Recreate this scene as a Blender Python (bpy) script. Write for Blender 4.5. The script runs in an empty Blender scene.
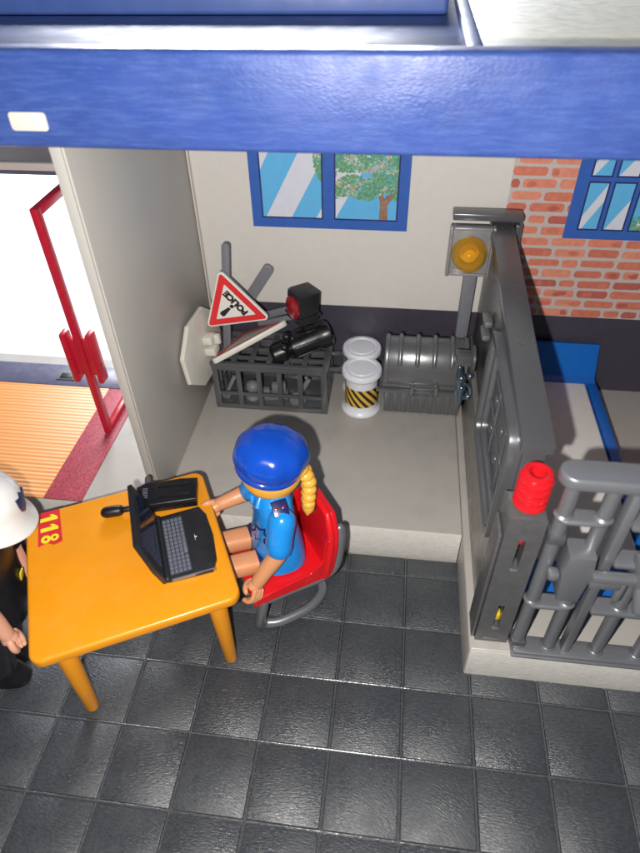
import bpy, bmesh, math, random
from mathutils import Vector, Matrix, Quaternion, noise
random.seed(7)
PI = math.pi
S = bpy.context.scene
C = S.collection
V = Vector
# one unit = one floor tile of the toy set = 2 cm
S.unit_settings.scale_length = 0.02

# ------------------------------------------------------------------ materials
def mat(name, col, rough=.4, metal=0., bump=0., bscale=30., var=.06, vscale=6., spec=.5, coat=0., alpha=None,
        trans=0., stretch=(1,1,1), rvar=.12, emis=None, sss=0., dust=0.):
    m = bpy.data.materials.new(name); m.use_nodes = True
    nt = m.node_tree; N = nt.nodes; L = nt.links
    b = N['Principled BSDF']
    b.inputs['Base Color'].default_value = (*col, 1)
    b.inputs['Roughness'].default_value = rough
    b.inputs['Metallic'].default_value = metal
    b.inputs['Specular IOR Level'].default_value = spec
    b.inputs['Coat Weight'].default_value = coat
    b.inputs['Coat Roughness'].default_value = .12
    b.inputs['Transmission Weight'].default_value = trans
    if sss:
        b.inputs['Subsurface Weight'].default_value = sss
        b.inputs['Subsurface Radius'].default_value = (.1, .05, .03)
        b.inputs['Subsurface Scale'].default_value = 1.
    tc = N.new('ShaderNodeTexCoord'); mp = N.new('ShaderNodeMapping'); mp.inputs['Scale'].default_value = stretch
    L.new(tc.outputs['Object'], mp.inputs['Vector'])
    n1 = N.new('ShaderNodeTexNoise'); n1.inputs['Scale'].default_value = vscale; n1.inputs['Detail'].default_value = 6
    L.new(mp.outputs[0], n1.inputs['Vector'])
    # colour variation of the plastic itself
    r = N.new('ShaderNodeMapRange'); r.inputs[1].default_value = .3; r.inputs[2].default_value = .7
    r.inputs[3].default_value = 1 - var; r.inputs[4].default_value = 1 + var
    L.new(n1.outputs[0], r.inputs[0])
    mx = N.new('ShaderNodeVectorMath'); mx.operation = 'SCALE'; mx.inputs[0].default_value = col
    L.new(r.outputs[0], mx.inputs['Scale'])
    last = mx.outputs[0]
    if dust:
        n3 = N.new('ShaderNodeTexNoise'); n3.inputs['Scale'].default_value = 55; n3.inputs['Detail'].default_value = 3
        L.new(tc.outputs['Object'], n3.inputs['Vector'])
        r3 = N.new('ShaderNodeMapRange'); r3.inputs[1].default_value = .66; r3.inputs[2].default_value = .74; r3.inputs[3].default_value = 0; r3.inputs[4].default_value = dust
        L.new(n3.outputs[0], r3.inputs[0])
        mm = N.new('ShaderNodeMix'); mm.data_type = 'RGBA'
        L.new(r3.outputs[0], mm.inputs[0]); L.new(last, mm.inputs[6]); mm.inputs[7].default_value = (.5, .48, .45, 1)
        last = mm.outputs[2]
    L.new(last, b.inputs['Base Color'])
    r2 = N.new('ShaderNodeMapRange'); r2.inputs[1].default_value = .3; r2.inputs[2].default_value = .7
    r2.inputs[3].default_value = max(.02, rough - rvar*.5); r2.inputs[4].default_value = min(1, rough + rvar)
    n2 = N.new('ShaderNodeTexNoise'); n2.inputs['Scale'].default_value = vscale*.9; n2.inputs['Detail'].default_value = 3
    L.new(tc.outputs['Object'], n2.inputs['Vector'])
    L.new(n2.outputs[0], r2.inputs[0]); L.new(r2.outputs[0], b.inputs['Roughness'])
    if bump:
        nb = N.new('ShaderNodeTexNoise'); nb.inputs['Scale'].default_value = bscale; nb.inputs['Detail'].default_value = 4
        L.new(mp.outputs[0], nb.inputs['Vector'])
        bp = N.new('ShaderNodeBump'); bp.inputs['Strength'].default_value = bump; bp.inputs['Distance'].default_value = .02
        L.new(nb.outputs[0], bp.inputs['Height']); L.new(bp.outputs[0], b.inputs['Normal'])
    return m

M = {}
M['beige']   = mat('beige_plastic', (.42,.40,.372), .34, bump=.06, bscale=40, var=.03, vscale=2)
M['beige_wall'] = mat('beige_wall_plastic', (.60,.565,.51), .5, bump=.06, bscale=50, var=.03, vscale=1.5)
M['grey_wall'] = mat('greige_wall_plastic', (.47,.455,.425), .36, var=.02, vscale=.6, spec=.6, rvar=.04)
M['print_beige'] = mat('printed_beige_card', (.66,.635,.60), .5, var=.02)
M['band']    = mat('printed_dark_band', (.055,.048,.070), .4, var=.06)
M['mortar']  = mat('printed_mortar', (.54,.47,.45), .5, var=.06, vscale=20)
BR = [mat('printed_brick_%s' % w, c, .5, var=.12, vscale=9) for w, c in (('orange',(.68,.23,.145)),('red',(.58,.165,.11)),('pale',(.70,.26,.17)),('rust',(.62,.19,.12)),('dark',(.47,.12,.09)))]
M['pblue']   = mat('printed_blue', (.035,.12,.46), .4, var=.04)
M['outline'] = mat('printed_outline', (.02,.03,.14), .45)
M['sky_a']   = mat('printed_sky_blue', (.12,.46,.80), .4, var=.03)
M['sky_b']   = mat('printed_pale_glass', (.66,.68,.78), .4, var=.03)
M['leaf_a']  = mat('printed_leaf_green', (.12,.33,.15), .5, var=.3, vscale=20)
M['leaf_b']  = mat('printed_leaf_teal', (.13,.36,.28), .5, var=.3, vscale=20)
M['leaf_c']  = mat('printed_leaf_pale', (.42,.52,.36), .5, var=.3, vscale=20)
M['leaf_d']  = mat('printed_leaf_pink', (.55,.40,.33), .5, var=.3, vscale=20)
M['bark']    = mat('printed_bark', (.30,.17,.12), .5, var=.3, vscale=20)
M['gun']     = mat('gunmetal_plastic', (.15,.155,.168), .27, metal=.5, var=.03, vscale=1.2, rvar=.06)
M['gun_light'] = mat('silver_grey_plastic', (.23,.24,.262), .30, metal=.5, var=.03, vscale=2, rvar=.08)
M['gun_dark']= mat('dark_pewter_plastic', (.135,.135,.14), .36, metal=.35, bump=.08, bscale=34, var=.10, vscale=9, rvar=.12, dust=.25)
M['chest']   = mat('pewter_chest_plastic', (.185,.19,.198), .27, metal=.5, bump=.03, bscale=36, var=.03, vscale=2, rvar=.08)
M['grey_post'] = mat('blue_grey_plastic', (.17,.175,.20), .45, bump=.05, var=.05)
M['crate']   = mat('slate_grey_plastic', (.135,.14,.15), .22, metal=.4, var=.02, vscale=2, rvar=.05)
M['black']   = mat('black_plastic', (.008,.008,.010), .32, bump=.04, bscale=50, var=.1)
M['black_matte'] = mat('black_matte_plastic', (.014,.015,.018), .42, var=.1)
M['key']     = mat('grey_keys', (.13,.14,.18), .45, var=.12, vscale=20)
M['orange']  = mat('orange_plastic', (.80,.30,.008), .30, bump=.05, bscale=22, var=.03, vscale=2, rvar=.1, sss=.05)
M['red']     = mat('red_plastic', (.68,.008,.014), .26, bump=.03, var=.04, sss=.04)
M['red_deep']= mat('deep_red_plastic', (.50,.010,.030), .3, var=.03)
M['redcyl']  = mat('light_red_plastic', (.60,.010,.016), .2, var=.04)
M['redlens'] = mat('dark_red_lens', (.30,.006,.014), .15, var=.1, coat=.5)
M['print_red'] = mat('printed_sign_red', (.70,.03,.035), .35, var=.03)
M['sign_white'] = mat('white_sign_plastic', (.74,.73,.69), .35, var=.03, bump=.03)
M['cream']   = mat('cream_plastic', (.66,.65,.58), .38, var=.04, bump=.04)
M['barrel']  = mat('cool_white_plastic', (.74,.76,.82), .32, var=.03, bump=.04, sss=.05)
M['yellow_print'] = mat('printed_yellow', (.72,.45,.06), .4, var=.05)
M['black_print'] = mat('printed_black', (.018,.014,.012), .4)
M['shirt']   = mat('bright_blue_plastic', (.012,.26,.74), .22, bump=.03, var=.03, sss=.03)
M['beret']   = mat('royal_blue_plastic', (.006,.062,.44), .15, var=.03, rvar=.06)
M['navy']    = mat('navy_plastic', (.010,.018,.10), .3, var=.05)
M['skin']    = mat('skin_plastic', (.66,.30,.145), .34, bump=.03, var=.03, sss=.1)
M['skin_pale'] = mat('pale_skin_plastic', (.74,.38,.26), .36, bump=.03, var=.03, sss=.1)
M['hair']    = mat('golden_hair_plastic', (.84,.44,.06), .3, var=.05, sss=.05)
M['brown_hair'] = mat('brown_hair_plastic', (.15,.045,.015), .3, var=.05)
M['helmet']  = mat('white_helmet_plastic', (.74,.74,.72), .3, var=.03, bump=.03)
M['roof']    = mat('blue_roof_plastic', (.05,.10,.32), .46, var=.08, vscale=3, rvar=.1)
M['roof_side'] = mat('blue_roof_grained', (.036,.075,.29), .34, bump=.22, bscale=34, var=.08, vscale=2, stretch=(.6,1,1.8), rvar=.2)
M['bedblue'] = mat('bed_blue_plastic', (.006,.13,.52), .28, var=.03)
M['mattress']= mat('white_mattress_plastic', (.76,.745,.71), .4, var=.03, bump=.04)
M['steelblue'] = mat('shiny_cuff_plastic', (.16,.22,.28), .18, metal=.8, var=.1)
M['table_white'] = mat('white_tabletop', (.82,.82,.84), .5, var=.02)
M['purple_sill'] = mat('violet_grey_plastic', (.10,.10,.16), .35, var=.08)
M['yellow']  = mat('yellow_plastic', (.75,.55,.02), .3)
M['patch_white'] = mat('white_emblem_print', (.7,.75,.8), .4)
M['sticker_yellow'] = mat('sticker_yellow', (.80,.72,.02), .4, var=.04)
M['sticker_red'] = mat('sticker_red', (.62,.025,.03), .35, var=.06)

def amber():
    m = bpy.data.materials.new('amber_clear_plastic'); m.use_nodes = True
    nt = m.node_tree; N = nt.nodes; L = nt.links; b = N['Principled BSDF']; o = N['Material Output']
    b.inputs['Base Color'].default_value = (.95,.60,.10,1); b.inputs['Roughness'].default_value = .08
    tr = N.new('ShaderNodeBsdfTransparent'); tr.inputs[0].default_value = (1,.90,.55,1)
    lw = N.new('ShaderNodeLayerWeight'); lw.inputs[0].default_value = .35
    r = N.new('ShaderNodeMapRange'); r.inputs[3].default_value = .10; r.inputs[4].default_value = .62; L.new(lw.outputs['Facing'], r.inputs[0])
    mx = N.new('ShaderNodeMixShader'); L.new(r.outputs[0], mx.inputs[0]); L.new(tr.outputs[0], mx.inputs[1]); L.new(b.outputs[0], mx.inputs[2])
    L.new(mx.outputs[0], o.inputs['Surface'])
    return m
M['amber'] = amber()

def floor_mat():
    m = bpy.data.materials.new('dark_slate_tiles'); m.use_nodes = True
    nt = m.node_tree; N = nt.nodes; L = nt.links; b = N['Principled BSDF']
    tc = N.new('ShaderNodeTexCoord')
    # every tile gets its own offset and grain direction
    fl = N.new('ShaderNodeVectorMath'); fl.operation = 'FLOOR'; L.new(tc.outputs['Object'], fl.inputs[0])
    wn = N.new('ShaderNodeTexWhiteNoise'); wn.noise_dimensions = '2D'; L.new(fl.outputs[0], wn.inputs['Vector'])
    rot = N.new('ShaderNodeVectorRotate'); rot.rotation_type = 'Z_AXIS'; L.new(tc.outputs['Object'], rot.inputs['Vector'])
    ma = N.new('ShaderNodeMath'); ma.operation = 'MULTIPLY_ADD'; ma.inputs[1].default_value = .7; ma.inputs[2].default_value = -.15
    L.new(wn.outputs['Value'], ma.inputs[0]); L.new(ma.outputs[0], rot.inputs['Angle'])
    off = N.new('ShaderNodeVectorMath'); off.operation = 'MULTIPLY_ADD'; off.inputs[1].default_value = (7,7,0)
    L.new(wn.outputs['Color'], off.inputs[0]); L.new(rot.outputs[0], off.inputs[2])
    mp = N.new('ShaderNodeMapping'); mp.inputs['Scale'].default_value = (10, 32, 1); L.new(off.outputs[0], mp.inputs['Vector'])
    n = N.new('ShaderNodeTexNoise'); n.inputs['Scale'].default_value = 1.5; n.inputs['Detail'].default_value = 7; n.inputs['Roughness'].default_value = .6; n.inputs['Distortion'].default_value = .5
    L.new(mp.outputs[0], n.inputs['Vector'])
    big = N.new('ShaderNodeTexNoise'); big.inputs['Scale'].default_value = 2.2; big.inputs['Detail'].default_value = 4
    L.new(tc.outputs['Object'], big.inputs['Vector'])
    cr = N.new('ShaderNodeMapRange'); cr.inputs[1].default_value = .3; cr.inputs[2].default_value = .75; cr.inputs[3].default_value = .66; cr.inputs[4].default_value = 1.6
    L.new(n.outputs[0], cr.inputs[0])
    sc = N.new('ShaderNodeVectorMath'); sc.operation = 'SCALE'; sc.inputs[0].default_value = (.044,.050,.058); L.new(cr.outputs[0], sc.inputs['Scale'])
    # fine dust
    d = N.new('ShaderNodeTexNoise'); d.inputs['Scale'].default_value = 38; d.inputs['Detail'].default_value = 3; L.new(tc.outputs['Object'], d.inputs['Vector'])
    dr = N.new('ShaderNodeMapRange'); dr.inputs[1].default_value = .67; dr.inputs[2].default_value = .76; dr.inputs[4].default_value = .35; L.new(d.outputs[0], dr.inputs[0])
    mx = N.new('ShaderNodeMix'); mx.data_type = 'RGBA'; L.new(dr.outputs[0], mx.inputs[0]); L.new(sc.outputs[0], mx.inputs[6]); mx.inputs[7].default_value = (.16,.16,.16,1)
    L.new(mx.outputs[2], b.inputs['Base Color'])
    rr = N.new('ShaderNodeMapRange'); rr.inputs[1].default_value = .3; rr.inputs[2].default_value = .7; rr.inputs[3].default_value = .22; rr.inputs[4].default_value = .48
    L.new(big.outputs[0], rr.inputs[0]); tl = N.new('ShaderNodeMath'); tl.operation = 'MULTIPLY_ADD'; tl.inputs[1].default_value = .16; tl.inputs[2].default_value = -.08; L.new(wn.outputs['Value'], tl.inputs[0])
    ad = N.new('ShaderNodeMath'); ad.operation = 'ADD'; L.new(rr.outputs[0], ad.inputs[0]); L.new(tl.outputs[0], ad.inputs[1])
    L.new(ad.outputs[0], b.inputs['Roughness'])
    bp = N.new('ShaderNodeBump'); bp.inputs['Strength'].default_value = .75; bp.inputs['Distance'].default_value = .012
    L.new(n.outputs[0], bp.inputs['Height']); L.new(bp.outputs[0], b.inputs['Normal'])
    b.inputs['Specular IOR Level'].default_value = .8
    return m
M['floor'] = floor_mat()

def carpet_mat():
    m = bpy.data.materials.new('red_glitter_print'); m.use_nodes = True
    nt = m.node_tree; N = nt.nodes; L = nt.links; b = N['Principled BSDF']
    tc = N.new('ShaderNodeTexCoord'); vo = N.new('ShaderNodeTexNoise'); vo.inputs['Scale'].default_value = 34; vo.inputs['Detail'].default_value = 5; vo.inputs['Roughness'].default_value = .8
    L.new(tc.outputs['Object'], vo.inputs['Vector'])
    r = N.new('ShaderNodeValToRGB'); r.color_ramp.elements[0].position = .38; r.color_ramp.elements[0].color = (.20,.006,.018,1)
    r.color_ramp.elements[1].position = .66; r.color_ramp.elements[1].color = (.55,.10,.14,1)
    L.new(vo.outputs[0], r.inputs[0]); L.new(r.outputs[0], b.inputs['Base Color']); b.inputs['Roughness'].default_value = .6
    return m
M['carpet'] = carpet_mat()

def rib_mat():
    m = bpy.data.materials.new('orange_ribbed_board'); m.use_nodes = True
    nt = m.node_tree; N = nt.nodes; L = nt.links; b = N['Principled BSDF']
    tc = N.new('ShaderNodeTexCoord'); w = N.new('ShaderNodeTexWave'); w.bands_direction = 'Y'; w.inputs['Scale'].default_value = 1.75
    w.inputs['Distortion'].default_value = .6; w.inputs['Detail'].default_value = 2
    L.new(tc.outputs['Object'], w.inputs['Vector'])
    r = N.new('ShaderNodeValToRGB'); r.color_ramp.elements[0].color = (.62,.25,.06,1); r.color_ramp.elements[1].color = (.66,.28,.075,1)
    L.new(w.outputs[0], r.inputs[0]); L.new(r.outputs[0], b.inputs['Base Color']); b.inputs['Roughness'].default_value = .45
    bp = N.new('ShaderNodeBump'); bp.inputs['Strength'].default_value = .12; bp.inputs['Distance'].default_value = .01
    L.new(w.outputs[0], bp.inputs['Height']); L.new(bp.outputs[0], b.inputs['Normal'])
    return m
M['ribs'] = rib_mat()

def smudge(m, col, scale, stretch, lo, hi, amt):
    nt = m.node_tree; N = nt.nodes; L = nt.links; b = N['Principled BSDF']
    src = b.inputs['Base Color'].links[0].from_socket
    tc = N.new('ShaderNodeTexCoord'); mp = N.new('ShaderNodeMapping'); mp.inputs['Scale'].default_value = stretch
    n = N.new('ShaderNodeTexNoise'); n.inputs['Scale'].default_value = scale; n.inputs['Detail'].default_value = 9; n.inputs['Roughness'].default_value = .68
    L.new(tc.outputs['Object'], mp.inputs[0]); L.new(mp.outputs[0], n.inputs['Vector'])
    r = N.new('ShaderNodeMapRange'); r.inputs[1].default_value = lo; r.inputs[2].default_value = hi; r.inputs[4].default_value = amt; L.new(n.outputs[0], r.inputs[0])
    mx = N.new('ShaderNodeMix'); mx.data_type = 'RGBA'; L.new(r.outputs[0], mx.inputs[0]); L.new(src, mx.inputs[6]); mx.inputs[7].default_value = (*col,1)
    L.new(mx.outputs[2], b.inputs['Base Color'])
smudge(M['roof_side'], (.11,.19,.48), 9, (.35,1,3.0), .45, .75, .45)
smudge(M['orange'], (.72,.34,.06), 3.0, (1,1,1), .50, .80, .5)
smudge(M['beige'], (.30,.285,.26), 2.4, (1,1,1), .52, .82, .5)
smudge(M['grey_wall'], (.40,.385,.36), 1.2, (1,1,1), .5, .8, .5)

# ------------------------------------------------------------------ mesh helpers
I4 = Matrix.Identity(4)
def T(x=0, y=0, z=0, rx=0, ry=0, rz=0):
    return Matrix.Translation((x,y,z)) @ Matrix.Rotation(rz,4,'Z') @ Matrix.Rotation(ry,4,'Y') @ Matrix.Rotation(rx,4,'X')
def merge(bm, b2, mtx=I4, mi=0):
    bmesh.ops.transform(b2, matrix=mtx, verts=b2.verts)
    vm = {v: bm.verts.new(v.co) for v in b2.verts}
    for f in b2.faces:
        try:
            g = bm.faces.new([vm[v] for v in f.verts]); g.material_index = f.material_index + mi
        except ValueError: pass
    b2.free()
def box(bm, x0,x1,y0,y1,z0,z1, bev=.02, m=I4, mi=0, seg=2):
    b = bmesh.new(); bmesh.ops.create_cube(b, size=1)
    bmesh.ops.transform(b, matrix=Matrix.Translation(((x0+x1)/2,(y0+y1)/2,(z0+z1)/2)) @ Matrix.Diagonal((abs(x1-x0),abs(y1-y0),abs(z1-z0),1)), verts=b.verts)
    if bev: bmesh.ops.bevel(b, geom=b.edges[:], offset=min(bev, .45*min(abs(x1-x0),abs(y1-y0),abs(z1-z0))), segments=seg, affect='EDGES', profile=.5, clamp_overlap=True)
    merge(bm, b, m, mi)
def prism(bm, pts, z0, z1, bev=.02, m=I4, mi=0, seg=2):
    b = bmesh.new()
    lo = [b.verts.new((x,y,z0)) for x,y in pts]; hi = [b.verts.new((x,y,z1)) for x,y in pts]
    n = len(pts)
    b.faces.new(lo[::-1]); b.faces.new(hi)
    for i in range(n): b.faces.new((lo[i],lo[(i+1)%n],hi[(i+1)%n],hi[i]))
    bmesh.ops.recalc_face_normals(b, faces=b.faces)
    if bev:
        es = [e for e in b.edges if abs(e.verts[0].co.z-e.verts[1].co.z) < 1e-6]
        bmesh.ops.bevel(b, geom=es, offset=bev, segments=seg, affect='EDGES', profile=.5, clamp_overlap=True)
    merge(bm, b, m, mi)
def rrect(w, h, r, n=6, cx=0, cy=0):
    out = []
    for sx, sy, a0 in ((1,1,0),(-1,1,90),(-1,-1,180),(1,-1,270)):
        for k in range(n+1):
            a = math.radians(a0 + 90*k/n); out.append((cx+sx*(w/2-r)+r*math.cos(a), cy+sy*(h/2-r)+r*math.sin(a)))
    return out
def lathe(bm, prof, n=32, m=I4, mi=0, sx=1, sy=1):
    b = bmesh.new(); rings = []
    for r, z in prof:
        if r < 1e-5: rings.append([b.verts.new((0,0,z))])
        else: rings.append([b.verts.new((sx*r*math.cos(2*PI*k/n), sy*r*math.sin(2*PI*k/n), z)) for k in range(n)])
    for A, B in zip(rings, rings[1:]):
        for k in range(n):
            a, a2 = A[k%len(A)], A[(k+1)%len(A)]; c, c2 = B[k%len(B)], B[(k+1)%len(B)]
            vs = []
            for v in (a, a2, c2, c):
                if v not in vs: vs.append(v)
            if len(vs) > 2: b.faces.new(vs)
    for R in (rings[0], rings[-1]):
        if len(R) > 2: b.faces.new(R)
    bmesh.ops.recalc_face_normals(b, faces=b.faces)
    merge(bm, b, m, mi)
def catmull(pts, sub=6, closed=False):
    P = [V(p) for p in pts]; out = []; n = len(P)
    rng = range(n) if closed else range(n-1)
    for i in rng:
        p0 = P[(i-1)%n] if closed or i>0 else P[0]*2-P[1]
        p1, p2 = P[i], P[(i+1)%n]
        p3 = P[(i+2)%n] if closed or i<n-2 else P[-1]*2-P[-2]
        for s in range(sub):
            t = s/sub
            out.append(.5*((2*p1)+(p2-p0)*t+(2*p0-5*p1+4*p2-p3)*t*t+(3*p1-p0-3*p2+p3)*t**3))
    if not closed: out.append(P[-1])
    return out
def sweep(bm, pts, rad, n=14, m=I4, mi=0, closed=False, squash=1., roundcap=True, up=(0,0,1)):
    """round (or flattened) section swept along points; rad is a number or one per point"""
    P = [V(p) for p in pts]; k = len(P)
    R = [rad]*k if not hasattr(rad,'__len__') else list(rad)
    if roundcap and not closed:   # domed ends
        d0 = (P[0]-P[1]).normalized(); d1 = (P[-1]-P[-2]).normalized()
        c0 = [(P[0]+d0*R[0]*math.sin(a), R[0]*math.cos(a)) for a in (1.4,1.0,.5)]
        c1 = [(P[-1]+d1*R[-1]*math.sin(a), R[-1]*math.cos(a)) for a in (.5,1.0,1.4)]
        P = [c[0] for c in c0]+P+[c[0] for c in c1]; R = [c[1] for c in c0]+R+[c[1] for c in c1]; k = len(P)
    b = bmesh.new(); rings = []; prev = None
    for i in range(k):
        if closed: t = (P[(i+1)%k]-P[i-1]).normalized()
        else: t = (P[min(i+1,k-1)]-P[max(i-1,0)]).normalized()
        if prev is None:
            u = V(up).cross(t)
            if u.length < .05: u = V((1,0,0)).cross(t)
            u.normalize()
        else:
            u = (prev - t*prev.dot(t)).normalized()
        prev = u; w = t.cross(u)
        rings.append([b.verts.new(P[i]+u*R[i]*math.cos(2*PI*j/n)+w*R[i]*squash*math.sin(2*PI*j/n)) for j in range(n)])
    for i in range(k if closed else k-1):
        A, B = rings[i], rings[(i+1)%k]
        for j in range(n): b.faces.new((A[j],A[(j+1)%n],B[(j+1)%n],B[j]))
    if not closed: b.faces.new(rings[0][::-1]); b.faces.new(rings[-1])
    bmesh.ops.recalc_face_normals(b, faces=b.faces)
    merge(bm, b, m, mi)
def loft(bm, secs, m=I4, mi=0, n=28, p=2.6):
    """secs: (centre, half-x, half-y) stacked superellipses in the local xy plane"""
    b = bmesh.new(); rings = []
    for c, hx, hy in secs:
        c = V(c); ring = []
        for j in range(n):
            a = 2*PI*j/n; ca, sa = math.cos(a), math.sin(a)
            ring.append(b.verts.new((c.x+hx*math.copysign(abs(ca)**(2/p),ca), c.y+hy*math.copysign(abs(sa)**(2/p),sa), c.z)))
        rings.append(ring)
    for A, B in zip(rings, rings[1:]):
        for j in range(n): b.faces.new((A[j],A[(j+1)%n],B[(j+1)%n],B[j]))
    b.faces.new(rings[0][::-1]); b.faces.new(rings[-1])
    bmesh.ops.recalc_face_normals(b, faces=b.faces)
    merge(bm, b, m, mi)
def ball(bm, c, rx, ry=None, rz=None, m=I4, mi=0, n=24):
    b = bmesh.new(); bmesh.ops.create_uvsphere(b, u_segments=n, v_segments=n//2, radius=1)
    bmesh.ops.transform(b, matrix=Matrix.Translation(c) @ Matrix.Diagonal((rx, ry or rx, rz or rx, 1)), verts=b.verts)
    merge(bm, b, m, mi)
def sheet(bm, pts, z=0, m=I4, mi=0):
    vs = [bm.verts.new(m @ V((p[0],p[1],z))) for p in pts]
    try:
        f = bm.faces.new(vs); f.material_index = mi
    except ValueError: pass
def clip(poly, x0, x1, y0, y1):
    for ax, val, sg in ((0,x0,1),(0,x1,-1),(1,y0,1),(1,y1,-1)):
        out = []
        for i in range(len(poly)):
            a, b = poly[i-1], poly[i]
            ia, ib = sg*(a[ax]-val) >= 0, sg*(b[ax]-val) >= 0
            if ia != ib:
                t = (val-a[ax])/(b[ax]-a[ax]); out.append((a[0]+t*(b[0]-a[0]), a[1]+t*(b[1]-a[1])))
            if ib: out.append(b)
        poly = out
        if not poly: return []
    return poly
def obj(name, bm, mats, parent=None, mtx=None, angle=35, label=None):
    me = bpy.data.meshes.new(name)
    bm.normal_update(); bm.to_mesh(me); bm.free()
    if not isinstance(mats, (list,tuple)): mats = [mats]
    for q in mats: me.materials.append(q)
    me.polygons.foreach_set('use_smooth', [True]*len(me.polygons))
    me.set_sharp_from_angle(angle=math.radians(angle))
    o = bpy.data.objects.new(name, me); C.objects.link(o)
    if parent: o.parent = parent
    if mtx is not None: o.matrix_local = mtx
    if label: o['label'] = label
    return o
def tag(o, label, cat, group=None):
    o['label'] = label; o['category'] = cat
    if group: o['group'] = group
    return o
def thing(name, label, cat, mtx=I4, group=None):
    o = bpy.data.objects.new(name, None); C.objects.link(o); o.matrix_world = mtx
    o.empty_display_size = .2
    return tag(o, label, cat, group)
def struct(name, bm, mats, angle=35):
    o = obj(name, bm, mats, angle=angle); o['kind'] = 'structure'; return o
def text(name, body, size, mtx, material, parent, extrude=.003, bold=.0, sx=1.):
    cu = bpy.data.curves.new(name, 'FONT'); cu.body = body; cu.size = size; cu.extrude = extrude; cu.offset = bold
    cu.align_x = 'CENTER'; cu.align_y = 'CENTER'
    tmp = bpy.data.objects.new('tmp_text', cu); C.objects.link(tmp)
    dg = bpy.context.evaluated_depsgraph_get(); me = bpy.data.meshes.new_from_object(tmp.evaluated_get(dg))
    bpy.data.objects.remove(tmp); bpy.data.curves.remove(cu)
    me.name = name; me.materials.clear(); me.materials.append(material)
    o = bpy.data.objects.new(name, me); C.objects.link(o); o.parent = parent
    o.matrix_local = mtx @ Matrix.Diagonal((sx,1,1,1))
    return o
def frame_from(p, n, up):
    """matrix with local z = n, local y near up, origin p"""
    z = V(n).normalized(); x = V(up).cross(z).normalized(); y = z.cross(x)
    return Matrix.Translation(V(p)) @ Matrix((x,y,z)).transposed().to_4x4()

H = .722      # height of the raised platform
YW = 4.714    # face of the printed back wall

# ------------------------------------------------------------------ setting
# tiled base plate: every tile a softly bevelled slab, grooves between, raised bead along them
bm = bmesh.new()
box(bm, -7, 14, -9, .38, -.14, -.03, 0)
rnd = random.Random(3)
for i in range(-7, 14):
    for j in range(-9, 1):
        g = .018
        y1 = j+1-g if j < 0 else .38
        tx_, ty_ = rnd.uniform(-.012,.012), rnd.uniform(-.012,.012)
        box(bm, -.5+g, .5-g, -.5+g, y1-j-.5, -.05, 0, .022, T(i+.5,j+.5,0,tx_,ty_,0), seg=2)
for i in range(-7, 15):      # raised beads; a few are pressed flatter, as on the moulded plate
    zz = -.013 if i in (2, -1) else -.003
    sweep(bm, [(i,-9,zz),(i,.38,zz)], .012, n=8, roundcap=False, mi=1)
for j in range(-9, 1): sweep(bm, [(-7,j,-.003),(14,j,-.003)], .012, n=8, roundcap=False, mi=1)
struct('floor', bm, [M['floor'], mat('slate_bead_lit', (.085,.09,.10), .22, var=.25, vscale=14, bump=.2, bscale=30, spec=.9)], 30)  # beads are the same plastic, coloured lighter for the light they catch
# white table the toy stands on
bm = bmesh.new(); box(bm, -40, 40, -14, 34, -.6, -.145, 0); struct('ground', bm, M['table_white'])
# unseen backdrop added behind, for its reflection in the glossy roof
bm = bmesh.new(); box(bm, -40, 40, 34.1, 34.6, -.6, 30, 0); struct('reflected_backdrop', bm, mat('backdrop_paint', (.26,.30,.38), .7))

# raised platform, room slab and cell slab
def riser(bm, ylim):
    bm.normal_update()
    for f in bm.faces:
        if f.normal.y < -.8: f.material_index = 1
M['riser'] = mat('textured_riser_lit', (.72,.70,.66), .38, bump=.35, bscale=16, var=.05, vscale=8, spec=.7)  # front faces coloured paler, imitating flash brightness on their rough texture
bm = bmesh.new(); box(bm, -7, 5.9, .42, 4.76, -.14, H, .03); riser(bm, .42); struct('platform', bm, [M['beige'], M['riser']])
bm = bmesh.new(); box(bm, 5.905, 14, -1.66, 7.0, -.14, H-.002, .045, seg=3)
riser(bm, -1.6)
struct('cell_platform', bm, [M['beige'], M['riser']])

# left partition wall
t = thing('partition_wall', 'tall plain grey-beige wall panel at the left of the room, beside the red door frame', 'wall')
bm = bmesh.new(); box(bm, .47, .62, .54, YW+.2, H+.002, 6.95, .02); obj('panel', bm, M['grey_wall'], t)
bm = bmesh.new(); box(bm, .455, .60, .50, .538, H+.002, 6.95, .012)
obj('edge_trim', bm, M['grey_wall'], t)
bm = bmesh.new(); box(bm, .622, .66, YW-.10, YW-.002, H+.002, 6.9, .015); obj('corner_post', bm, M['beige_wall'], t)

# back wall with its printed card
wall = thing('back_wall', 'beige back wall printed with a dark skirting band, orange bricks and blue windows', 'wall', T(0,YW,0))
bm = bmesh.new(); box(bm, .62, 13.5, .012, .2, H+.002, 6.93, 0); obj('panel', bm, M['print_beige'], wall)
WX = Matrix(((1,0,0,0),(0,0,-1,0),(0,1,0,0),(0,0,0,1)))   # local (x,y) -> (x,z), normal to -y
def layer(d): return Matrix.Translation((0,-d,0)) @ WX
bm = bmesh.new(); prism(bm, [(.66,H+.004),(13.5,H+.004),(13.5,2.485),(.66,2.485)], 0, .006, 0, layer(-.008)); obj('skirting_band', bm, M['band'], wall)
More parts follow.
